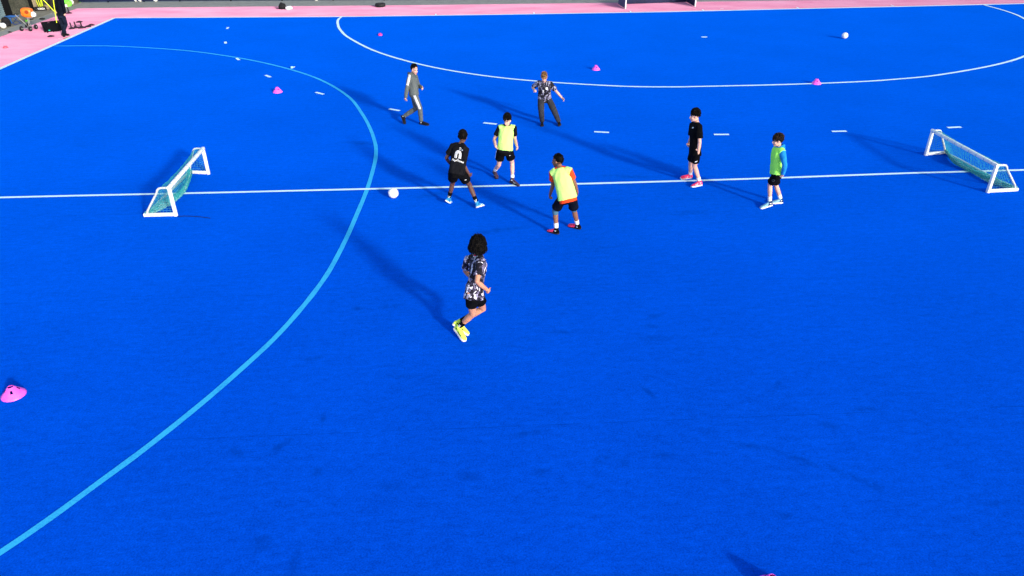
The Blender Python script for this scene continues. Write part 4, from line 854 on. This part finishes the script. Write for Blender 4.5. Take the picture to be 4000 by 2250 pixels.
ball(533, 7, 'left one of two touching white footballs by the navy boards', .12, seed=.9)
ball(549.5, 7, 'right one of two touching white footballs by the navy boards', .12, seed=1.9)
ball(609, 7, 'white football alone by the navy boards right of the touching pair', .12, seed=2.9)
ball(1236, 3, 'white football by the navy boards between the kit bag and the tyre', .12, seed=3.9)

# bottle on the cyan line
p = at(1136, 268); m = MB(); prof = [(.0, .036), (.03, .039), (.075, .039), (.095, .03), (.108, .018), (.125, .017)]
m.tube([V((0, 0, .037))+V((math.cos(.62), math.sin(.62), 0))*x for x, r in prof], [r for x, r in prof], n=14)
b = thing('plastic_bottle', 'small pale blue plastic bottle lying on the cyan line', 'bottle', p); m.build('bottle_body', OM['bottle'], b)
m = MB(); m.tube([V((0, 0, .037))+V((math.cos(.62), math.sin(.62), 0))*x for x in (.125, .145)], .02, n=12); m.build('cap', OM['whitecloth'], b)

# kit bag with a white shirt, and the tyre, on the far run-off
def lump(name, c, rx, ry, rz, mat, parent=None, seed=0, amp=.25, loc=None, sub=4, rot=0):
    bm = bmesh.new(); bmesh.ops.create_icosphere(bm, subdivisions=sub, radius=1)
    for v in bm.verts:
        q = v.co.copy(); f = 1+amp*noise.noise(q*1.7+V((seed, seed*2, 0)))+amp*.55*noise.noise(q*4.1+V((0, seed, 5)))+amp*.3*noise.noise(q*8.3+V((3, seed, 1)))
        q = q*f; q = V((q.x*rx, q.y*ry, max(q.z, -.55)*rz)); v.co = Matrix.Rotation(rot, 3, 'Z')@q+V(c)
    me = bpy.data.meshes.new(name); bm.to_mesh(me); bm.free(); me.polygons.foreach_set('use_smooth', [True]*len(me.polygons))
    return link(name, me, mat, parent, loc or (0, 0, 0))
p = at(1104, 35); b = thing('kit_bag', 'black kit bag lying on the pink run-off', 'bag', p)
lump('bag_body', (0, 0, .11), .19, .14, .2, OM['bag'], b, 2, .18)
m = MB(); m.tube([V((-.1, 0, .2)), V((-.06, -.03, .29)), V((.05, -.03, .29)), V((.1, 0, .2))], .014, n=6); m.build('handle', OM['bag'], b)
m = MB(); m.tube([V((-.16, -.02, .015)), V((-.24, .0, .012)), V((-.32, -.02, .012))], .012, n=6); m.build('strap', OM['bag'], b)
p = at(1129, 37); tag(lump('white_shirt', (0, 0, .06), .17, .13, .10, OM['whitecloth'], None, 8, .38, p), 'crumpled white shirt heaped beside the black kit bag', 'clothing')
p = at(1486, 26); m = MB(); n1, n2 = 40, 16; vs = []; fs = []
for i in range(n1):
    t = 2*PI*i/n1
    for j in range(n2):
        u = 2*PI*j/n2; cu, su = math.cos(u), math.sin(u); q = .205+.07*math.copysign(abs(cu)**.7, cu)
        tr = .006*(1 if (i % 2) and cu > .6 else 0); vs.append(((q-tr)*math.cos(t), (q-tr)*math.sin(t), .088+.086*math.copysign(abs(su)**.6, su)))
        fs.append((i*n2+j, ((i+1) % n1)*n2+j, ((i+1) % n1)*n2+(j+1) % n2, i*n2+(j+1) % n2))
m.add(vs, fs); tag(m.build('tyre', OM['rubber'], None, p), 'black rubber tyre lying flat at the edge of the far run-off', 'tyre')

# ------------------------------------------------------------------ the far hockey goal and the boards
gl, gr = at(2443, 35), at(2715, 26); bl, br = at(2416, 17), at(2681, 8); c = (gl+gr)/2
g = thing('hockey_goal', 'white framed hockey goal with navy boards behind the back line', 'goal', c)
q = lambda p, z=0: V((p.x-c.x, p.y-c.y, z))
for a in (gl, gr):
    m = MB(); m.box(q(a, 1.07), .055, .07, 2.14); m.build('goal_post', OM['goalwhite'], g, bevel=.006)
m = MB(); m.tube([q(gl, 2.165)-(gr-gl).normalized()*.03, q(gr, 2.165)+(gr-gl).normalized()*.03], .03, n=12, p=4); m.build('crossbar', OM['goalwhite'], g)
def board(nm, a, b, z0, z1, th, mat):
    d = (b-a).normalized(); n = V((-d.y, d.x, 0))*th/2; m = MB()
    m.loft([[a+n+V((0, 0, z0)), b+n+V((0, 0, z0)), b-n+V((0, 0, z0)), a-n+V((0, 0, z0))], [a+n+V((0, 0, z1)), b+n+V((0, 0, z1)), b-n+V((0, 0, z1)), a-n+V((0, 0, z1))]])
    return m.build(nm, mat, g, bevel=.004)
dl, dr_ = (q(bl)-q(gl)).normalized(), (q(br)-q(gr)).normalized()
board('side_board', q(gl)+dl*.05, q(bl), .01, .47, .03, OM['navyscuff']); board('side_board', q(gr)+dr_*.05, q(br), .01, .47, .03, OM['navy'])
dd = (q(br)-q(bl)).normalized(); board('back_board', q(bl)+dd*.02, q(br)-dd*.02, .012, .46, .028, OM['navy'])
for a, b_ in ((gl, bl), (gr, br)):
    m = MB(); m.tube([q(a, 2.13), q(a, 2.13).lerp(q(b_, 2.13), .6), q(b_, 1.0), q(b_, .47)], .02, n=8); m.build('stay', OM['goalwhite'], g)
net_panel('goal_net', lambda u, v: (q(gl, 2.13).lerp(q(gr, 2.13), u)).lerp(q(bl, .47).lerp(q(br, .47), u), v)+V((0, 0, .35*math.sin(PI*v)))+V((0, .25*math.sin(PI*v), 0)), 36, 26, OM['netdark'], g, .003)

fx = [at(309, 11), at(420, 9.5), at(700, 6), at(1100, 3.5), at(1700, .8)]
fx.append(V((fx[-1].x+16, fx[-1].y-.9, 0))); fx.append(V((24, fx[-1].y-.5, 0)))
f_ = thing('perimeter_fence', 'long low navy boarded fence along the far side of the pitch', 'fence', fx[0])
o0 = fx[0]
for i in range(len(fx)-1):
    a, b = fx[i]-o0, fx[i+1]-o0; n = max(1, round((b-a).length/2.5))
    for k in range(n):
        p0, p1 = a.lerp(b, k/n), a.lerp(b, (k+1)/n); d = (p1-p0).normalized(); nn = V((-d.y, d.x, 0))
        p0, p1 = p0+d*.012, p1-d*.012; m = MB()
        m.loft([[p0+V((0, 0, z)), p1+V((0, 0, z)), p1+nn*.04+V((0, 0, z)), p0+nn*.04+V((0, 0, z))] for z in (.05, 1.05)]); m.build('board', OM['navy'], f_, bevel=.004)
        m = MB(); m.box(p0+nn*.075+V((0, 0, .6)), .06, .06, 1.2); m.build('fence_post', OM['black'], f_)
m = MB(); d = fx[-1]-o0
m.tube([x-o0+V((0, .02, 1.09)) for x in fx], .025, n=8); m.build('rail', OM['black'], f_)

# ------------------------------------------------------------------ the corner building
def brickmat():
    t = NT('dark stone wall'); co = t.coord(); mp = t.mapping(co, (1, 1, 1), rot=(0, PI/2, PI/2))
    br = t.n('ShaderNodeTexBrick', i_Scale=2.6); br.inputs['Mortar Size'].default_value = .025; br.inputs['Mortar'].default_value = (.03, .03, .026, 1)
    br.inputs['Color1'].default_value = (.10, .10, .075, 1); br.inputs['Color2'].default_value = (.055, .055, .05, 1); br.inputs['Row Height'].default_value = .16; br.inputs['Brick Width'].default_value = .42
    sep = t.n('ShaderNodeSeparateXYZ'); t.l(co, sep.inputs[0]); cmb = t.n('ShaderNodeCombineXYZ'); t.l(sep.outputs[1], cmb.inputs[0]); t.l(sep.outputs[2], cmb.inputs[1])
    t.l(cmb.outputs[0], br.inputs['Vector']); n = t.noise(co, 16, 5, .75); n2 = t.noise(co, 2.2, 3)
    c = t.mix(t.ramp(n, [(.4, (0, 0, 0)), (.75, (.8, .8, .8))]), br.outputs[0], (.16, .165, .12, 1)); c = t.mix(t.ramp(n2, [(.45, (0, 0, 0)), (.7, (.6, .6, .6))]), c, (.035, .04, .028, 1))
    t.bump(n, .6, .03); return t.done(c, .95, 0, .1)
stone = brickmat()
shutm = var('blue grey shutter steel', (.19, .27, .30, 1), .12, 3, .5, .4, c2=(.10, .16, .19, 1))
WX = -33.0
bd = thing('equipment_store', 'low store in the far left corner with blue grey roller shutter', 'building', (WX, 0, 0))
Yp0, Yp1 = .62, 1.18; Ys1 = 3.05; Yb1 = 3.75
def wall(nm, y0, y1, z0, z1, dx, th, mat, bevel=.0):
    m = MB(); m.box(V((dx-th/2, (y0+y1)/2, (z0+z1)/2)), th, y1-y0, z1-z0); return m.build(nm, mat, bd, bevel=bevel)
m = MB(); rows = 30; prof = []
for k in range(rows):
    z = .06+k*.095; prof += [(0.0, z), (.022, z+.02), (.022, z+.07), (0.0, z+.09)]
vs = [(x, y, z) for y in (-7.0, Yp0) for x, z in prof]; n = len(prof); m.add(vs+[(-.05, -7, .06), (-.05, Yp0, .06), (-.05, -7, prof[-1][1]), (-.05, Yp0, prof[-1][1])], [(i, i+1, n+i+1, n+i) for i in range(n-1)])
m.build('roller_shutter', shutm, bd, smooth=False)
wall('wall', -7, 5.6, 2.95, 3.5, .03, .4, stone); wall('wall', -7, Yp0, -.01, .06, .02, .3, OM['beige'])
wall('pillar', Yp0, Yp1, 0, 2.95, .06, .4, OM['black'], .01)
wall('wall', Yp1, Ys1, 0, 2.95, -.04, .4, stone)
m = MB(); m.tube([V((.0, Ys1-.35, .8)), V((.0, Ys1-.35, 2.9))], .035, n=10); m.build('drainpipe', OM['steel'], bd)
wall('pillar', Ys1-.02, Ys1+.2, 0, 2.95, .05, .4, OM['black'], .01)
wall('door', Ys1+.2, Yb1, 0.03, 2.95, .0, .1, OM['beige'], .008)
wall('wall', Yb1, 5.75, 0, 2.95, -.06, .4, stone)
m = MB(); m.box(V((-2.0, -.7, 3.56)), 4.5, 12.9, .12); m.build('roof', OM['steel'], bd)
wb = thing('end_wall', 'short dark stone wall between the store and the navy fence', 'wall', (WX, 0, 0)); m = MB(); m.box(V((.62, 5.62, 1.5)), 1.35, .3, 3.0); m.build('wall_face', stone, wb)
tag(link('verge', (lambda mm: mm.mesh('verge'))(MB().box(V((-32.25, 1.0, -.02)), 1.4, 9.2, .05)), var('gritty verge', (.27, .26, .21, 1), .3, 9, .95, .1)), kind='structure')

# ------------------------------------------------------------------ the kit in the corner
# black backpack
p = at(29, 103); b = thing('backpack', 'black backpack slumped against the left wall behind a football', 'bag', p)
lump('bag_body', (0, 0, .17), .19, .16, .27, OM['bag'], b, 4, .16); lump('pocket', (.10, -.12, .11), .10, .07, .13, OM['bag'], b, 6, .12, sub=3)
m = MB(); m.tube([V((.12, -.1, .3)), V((.22, -.16, .2)), V((.25, -.16, .08)), V((.2, -.1, .02))], .014, n=6); m.build('strap', OM['bag'], b)
# blue folding stool
p = at(55, 94); b = thing('folding_stool', 'blue folding camp stool by the left wall behind the wheeled frame', 'stool', p, math.radians(-20))
m = MB(); m.box(V((0, 0, .36)), .52, .36, .02); m.build('seat', OM['blue'], b, bevel=.006)
for sy in (-.17, .17):
    for sx in (-1, 1):
        m = MB(); m.tube([V((sx*.25, sy+.01*sx, 0)), V((-sx*.25, sy+.01*sx, .35))], .014, n=8); m.build('leg', OM['bluesteel'], b)
for sx in (-.25, .25):
    m = MB(); m.tube([V((sx, -.19, .02)), V((sx, .19, .02))], .013, n=8); m.build('foot_rail', OM['bluesteel'], b)
m = MB(); m.box(V((-.05, -.19, .20)), .34, .012, .26); m.build('side_panel', OM['blue'], b)
# wheeled frame with the orange hood
wA, wB, wC, wD = at(87, 121), at(121.5, 121.5), at(143, 113.5), at(109, 113); base = (wA+wB+wC+wD)/4
b = thing('equipment_trolley', 'wheeled grey frame carrying an orange plastic hood with a white cover', 'trolley', base)
Q = lambda p, z=0: V((p.x-base.x, p.y-base.y, z))
ax = (Q(wB)-Q(wA)).normalized()
for a in (wA, wB, wC, wD):
    m = MB(); R_ = .105; m.tube([Q(a, R_)-ax*.03, Q(a, R_)-ax*.022, Q(a, R_)+ax*.022, Q(a, R_)+ax*.03], [R_*.86, R_, R_, R_*.86], n=22)
    wh = m.build('wheel', OM['rubber'], b); m = MB(); m.tube([Q(a, R_)-ax*.036, Q(a, R_)+ax*.036], .03, n=12); m.build('hub', OM['hub'], wh)
for a, c_ in ((wA, wB), (wD, wC)):
    m = MB(); m.tube([Q(a, .105), Q(c_, .105)], .014, n=8); m.build('axle', OM['steel'], b)
m = MB(); m.tube([Q(wA, .12).lerp(Q(wB, .12), .5), Q(wD, .12).lerp(Q(wC, .12), .5)], .02, n=8); m.build('frame_rail', OM['steel'], b)
mid = V((0, 0, .12)); hood = at_y(108, 49, base.y+.05)-V((base.x, base.y, 0)); hood = V((hood.x, .05, hood.z))
han = at_y(58, 56, base.y-.05); han = Q(han, han.z)
m = MB(); m.tube([mid+ax*.03, han], .018, n=8); m.build('handle', OM['steel'], b)
m = MB(); m.tube([han+V((0, -.12, 0)), han, han+V((.0, .12, .0))], .018, n=8); m.build('grip', OM['black'], b)
for sy in (-.05, .05):
    m = MB(); m.tube([mid+V((.06, sy, 0)), hood+V((-.05, sy, -.18))], .02, n=8); m.build('mast', OM['steel'], b)
m = MB(); m.loft([[V((x*.07+.02, y*.05, z)) for x, y in ((-1, -1), (1, -1), (1, 1), (-1, 1))] if z > .2 else [V((x*.01+.02, y*.01, z)) for x, y in ((-1, -1), (1, -1), (1, 1), (-1, 1))] for z in (.12, .28)]); m.build('hopper', OM['black'], b)
m = MB(); rg = []
hx = V((.94, .1, -.10)).normalized(); hy_ = V((0, 0, 1)).cross(hx).normalized(); hz = hx.cross(hy_)
for t, r in ((-.25, .10), (-.225, .17), (-.15, .205), (0, .215), (.12, .205), (.18, .18)): rg.append(m.ring(hood+hx*t, hy_, hz, r*.92, r, 20, 3))
m.loft(rg); hd_ = m.build('hood', OM['orange'], b)
m = MB(); m.tube([hood-hy_*.185+hx*.03+hz*.05, hood-hy_*.203+hx*.03+hz*.05], [.085, .085], n=18); m.build('hood_opening', var('shaded orange opening', (.32, .045, .006, 1), .1), hd_)  # solid disc; the shade inside the opening is painted as darker orange
lump('cover', tuple(hood+hx*.22-hz*.09), .11, .13, .13, OM['whitecloth'], b, 12, .3); lump('motor', tuple(hood+hx*.02-hz*.20), .17, .11, .08, OM['steel'], b, 15, .25)
# black box bag and small green pouch behind the trolley
p = at(120, 77); tag(lump('black_bag', (0, 0, .09), .15, .12, .14, OM['bag'], None, 21, .2, p), 'small black bag on the grey verge behind the wheeled orange hood', 'bag')
p = at(107, 84); m = MB(); m.box(V((0, 0, .04)), .16, .09, .08); o = m.build('green_pouch', OM['green'], None, p, bevel=.012); tag(o, 'small green pouch on the grey verge in front of the small black bag', 'pouch')
p = at(166, 76); tag(lump('grey_rag', (0, 0, .03), .13, .06, .05, OM['rubber'], None, 24, .35, p), 'dark rag lying at the edge of the pink run-off behind the rebound board', 'cloth')
p = at(39, 127); tag(lump('dark_clip', (0, 0, .02), .08, .03, .035, OM['mauve'], None, 25, .3, p), 'small dark scrap on the pink edge in front of the backpack', 'scrap')
# pole bag with lettering, poles leaning in it
p = at(171, 40); b = thing('pole_bag', 'long black bag with white lettering on the verge under leaning yellow poles', 'bag', p)
lx = at(176, 41)-at(142, 43); lx.normalize(); Nn = lx.cross(V((0, 0, 1))).normalized()
Nn = Nn if Nn.y < 0 else -Nn
rot = Matrix((lx, -Nn, V((0, 0, 1)))).transposed(); cb = (at(142, 43)+at(180, 40.5))/2-p
m = MB(); m.box(V((cb.x, cb.y, .10)), .56, .16, .20, rot); bo = m.build('bag_body', OM['bag'], b, bevel=.025)
vs, fs = text_mesh('FORZA', .14, .0, .004)
decal('lettering', bo, [(x*.72, y*.85) for x, y in vs], fs, OM['whitecloth'], V((cb.x, cb.y, .10))+lx*.05, lx, V((0, 0, 1)), Nn, .006)
m = MB(); e0 = V((cb.x, cb.y, .04))+lx*.28; m.tube([e0, e0+lx*.14-V((0, 0, .02)), e0+lx*.3+V((0, .06, 0))], .012, n=6); m.build('strap', OM['bag'], b)
for i, (bx, by, tx, ty) in enumerate([(152, 27, 138, -8), (158, 27.5, 147, -8), (160, 25, 158, -8), (164, 26, 161, -8), (168, 26, 160, -6)]):
    a = at(bx, by+6, .0); a = V((a.x*.0+at_x(bx, by, -32.75).x, at_x(bx, by, -32.75).y, at_x(bx, by, -32.75).z)); t_ = at_x(tx, ty, -32.92); d = (t_-a); e_ = a+d*2.6
    if e_.x > -32.9: e_.x = -32.9
    m = MB(); m.tube([V((0, 0, 0)), e_-a], .014, n=8)
    tag(m.build('training_pole', OM['yellow'], None, a), ['first', 'second', 'third', 'fourth', 'fifth'][i]+' from the left of the yellow poles leaning on the store wall', 'pole', 'yellow poles leaning by the store')
p = at(131, 33); tag(lump('bib_heap', (0, 0, .07), .13, .12, .11, OM['green'], None, 31, .4, p), 'small green and black heap at the foot of the beige door', 'clothing')
p = at(187, 39); m = MB(); m.lathe([(.09, 0), (.115, .03), (.125, .24), (.13, .27), (.11, .272)], 20); tag(m.build('plant_pot', OM['straw'], None, p, ), 'tan bucket on the verge beside the lettered black bag', 'bucket')
p = at(207, 36); tag(lump('refuse_sack', (0, 0, .22), .17, .15, .30, OM['bag'], None, 33, .15, p), 'black sack standing behind the person carrying poles', 'sack')
p = at(263, 24); tag(lump('green_bibs', (0, 0, .10), .26, .2, .20, OM['green'], None, 35, .35, p), 'heap of lime green bibs by the wall right of the person carrying poles', 'clothing')
p = at(252, 27); tag(lump('white_bib', (0, 0, .05), .14, .11, .10, OM['whitecloth'], None, 37, .4, p), 'white cloth trailing at the left of the lime green bibs', 'clothing')
a = at(313, 9, .02); m = MB(); m.tube([V((0, 0, 0)), V((-.25, .12, .75))], .016, n=8); tag(m.build('marker_stick', OM['green'], None, a), 'short green stick leaning at the left end of the navy fence', 'stick')
# rebound board
tl, tr, b1 = at(162, 94), at(246, 83), at(172, 128)
f0 = at(174, 127); f1 = at(244, 119.5)
b = thing('rebound_board', 'black rebound board with a hand slot standing on the pink run-off', 'board', f0)
dx = (f1-f0); Lb = dx.length; dx.normalize(); nb_ = V((-dx.y, dx.x, 0)); lean = (nb_*.55+V((0, 0, .42))); lean.normalize()
hB = .58; m = MB(); th = lean.cross(dx).normalized()*.02
ol = [(0, 0), (Lb, 0), (Lb, hB), (Lb*.48, hB), (Lb*.48, hB-.05), (Lb*.34, hB-.05), (Lb*.34, hB), (0, hB)]
def pt(x, y): return dx*x+lean*y+V((0, 0, .02))
segs = [((0, 0), (Lb, hB-.09)), ((0, hB-.09), (Lb*.34, hB-.035)), ((Lb*.46, hB-.09), (Lb, hB-.035)), ((0, hB-.035), (Lb, hB))]
for (x0, y0), (x1, y1) in segs:
    e = .0; c4 = [pt(x0, y0), pt(x1, y0), pt(x1, y1), pt(x0, y1)]; m.loft([[q_-th for q_ in c4], [q_+th for q_ in c4]])
m.build('panel', OM['black'], b, smooth=False)
for x in (.06, Lb-.03):
    m = MB(); m.tube([pt(x, hB*.72)-th*1.5, pt(x, .30)-nb_*.22+V((0, 0, .08)), pt(x+.05, 0)-nb_*.28], .018, n=8); m.build('leg', OM['black'], b)
m = MB(); m.tube([pt(Lb*.45, -.03)-nb_*.02, pt(Lb*.8, -.03)-nb_*.02], .03, n=10); m.build('foot', OM['black'], b)
p = at(181, 123.5); tag(lump('grey_scrap', (0, 0, .03), .08, .07, .05, OM['steel'], None, 41, .2, p), 'pale grey scrap at the left foot of the rebound board', 'scrap')
p = at(193, 124); tag(lump('jade_disc', (0, 0, .035), .085, .06, .05, OM['jade'], None, 42, .15, p), 'jade green disc at the foot of the rebound board', 'disc')
# pole bases
def base_mesh(h, spike=True):
    m = MB(); pr = [(.15, 0), (.15, .012), (.12, .03), (.06, .055)]+([(.038, .08), (.03, .10), (.028, h), (.02, h+.01)] if spike else [(.035, .062), (.03, .06)])
    m.lathe(pr, 24); return m.mesh('rubber_marker')
bs, flat = base_mesh(.27), base_mesh(.06, False); bs.materials.append(OM['mauve']); flat.materials.append(OM['mauve'])
def pbase(px, py, me, lab, z=0, sc=1, rot=(0, 0, 0)):
    o = bpy.data.objects.new('rubber_marker', me); COL.objects.link(o); p = at(px, py); o.location = (p.x, p.y, z); o.scale = (sc,)*3; o.rotation_euler = rot
    tag(o, lab, 'pole base', 'rubber pole bases on the run-off')
pbase(270, 52, bs, 'spiked rubber pole base alone near the verge, right of the person in black')
pbase(281, 112, bs, 'spiked pole base nearest the rebound board, first of the row', rot=(0, -.06, 0))
pbase(297, 108.5, bs, 'spiked pole base second in the row beside the white side line', rot=(0, -.05, 0))
pbase(320, 109, bs, 'tall spiked pole base topped with an upturned base', sc=1.15)
pbase(316, 108.5, flat, 'upturned rubber base balanced on top of the tall spiked one', z=.25)
pbase(343, 104.5, flat, 'flat rubber pole base right of the stacked pair')
pbase(357, 98.5, flat, 'flat rubber pole base farthest along the row by the white side line')
pbase(199, 142.5, flat, 'flat rubber disc base alone in front of the rebound board', sc=.95)
p = at(310, 109); m = MB(); m.box(V((0, 0, .02)), .12, .05, .04); tag(m.build('rubber_block', OM['mauve'], None, p, bevel=.008), 'small dark rubber block between the spiked pole bases', 'block')
# the two poles the walking person carries
D0 = DARK['o'].location
for (x0, y0, x1, y1, yy, lab) in ((170, 0, 219, 52, .0, 'yellow pole slanting up to the left, held by the person in black'), (208, 0, 221.5, 89, -.06, 'upright yellow pole with a dark spike, held by the person in black')):
    wr_ = DARK['J']['haL']; Yp = D0.y+wr_.y+yy
    a, b_ = at_y(x1, y1, Yp), at_y(x0, y0, Yp); d = (b_-a).normalized()
    g = thing('training_pole', lab, 'pole', a, 0, 'yellow poles carried by the person in black')
    m = MB(); m.tube([V((0, 0, 0)), d*1.62], .0165, n=10); m.build('pole', OM['yellow'], g)
    m = MB(); m.tube([V((0, 0, 0)), -d*.10, -d*.20], [.012, .011, .004], n=8); m.build('spike', OM['black'], g)
p = at(262, 148.5); tag(sheet('orange_stain', [(p.x+.16*math.cos(k*.5), p.y+.22*math.sin(k*.5)) for k in range(12)], .0015, var('orange paint stain', (.85, .30, .25, 1), .15, 20)), None)
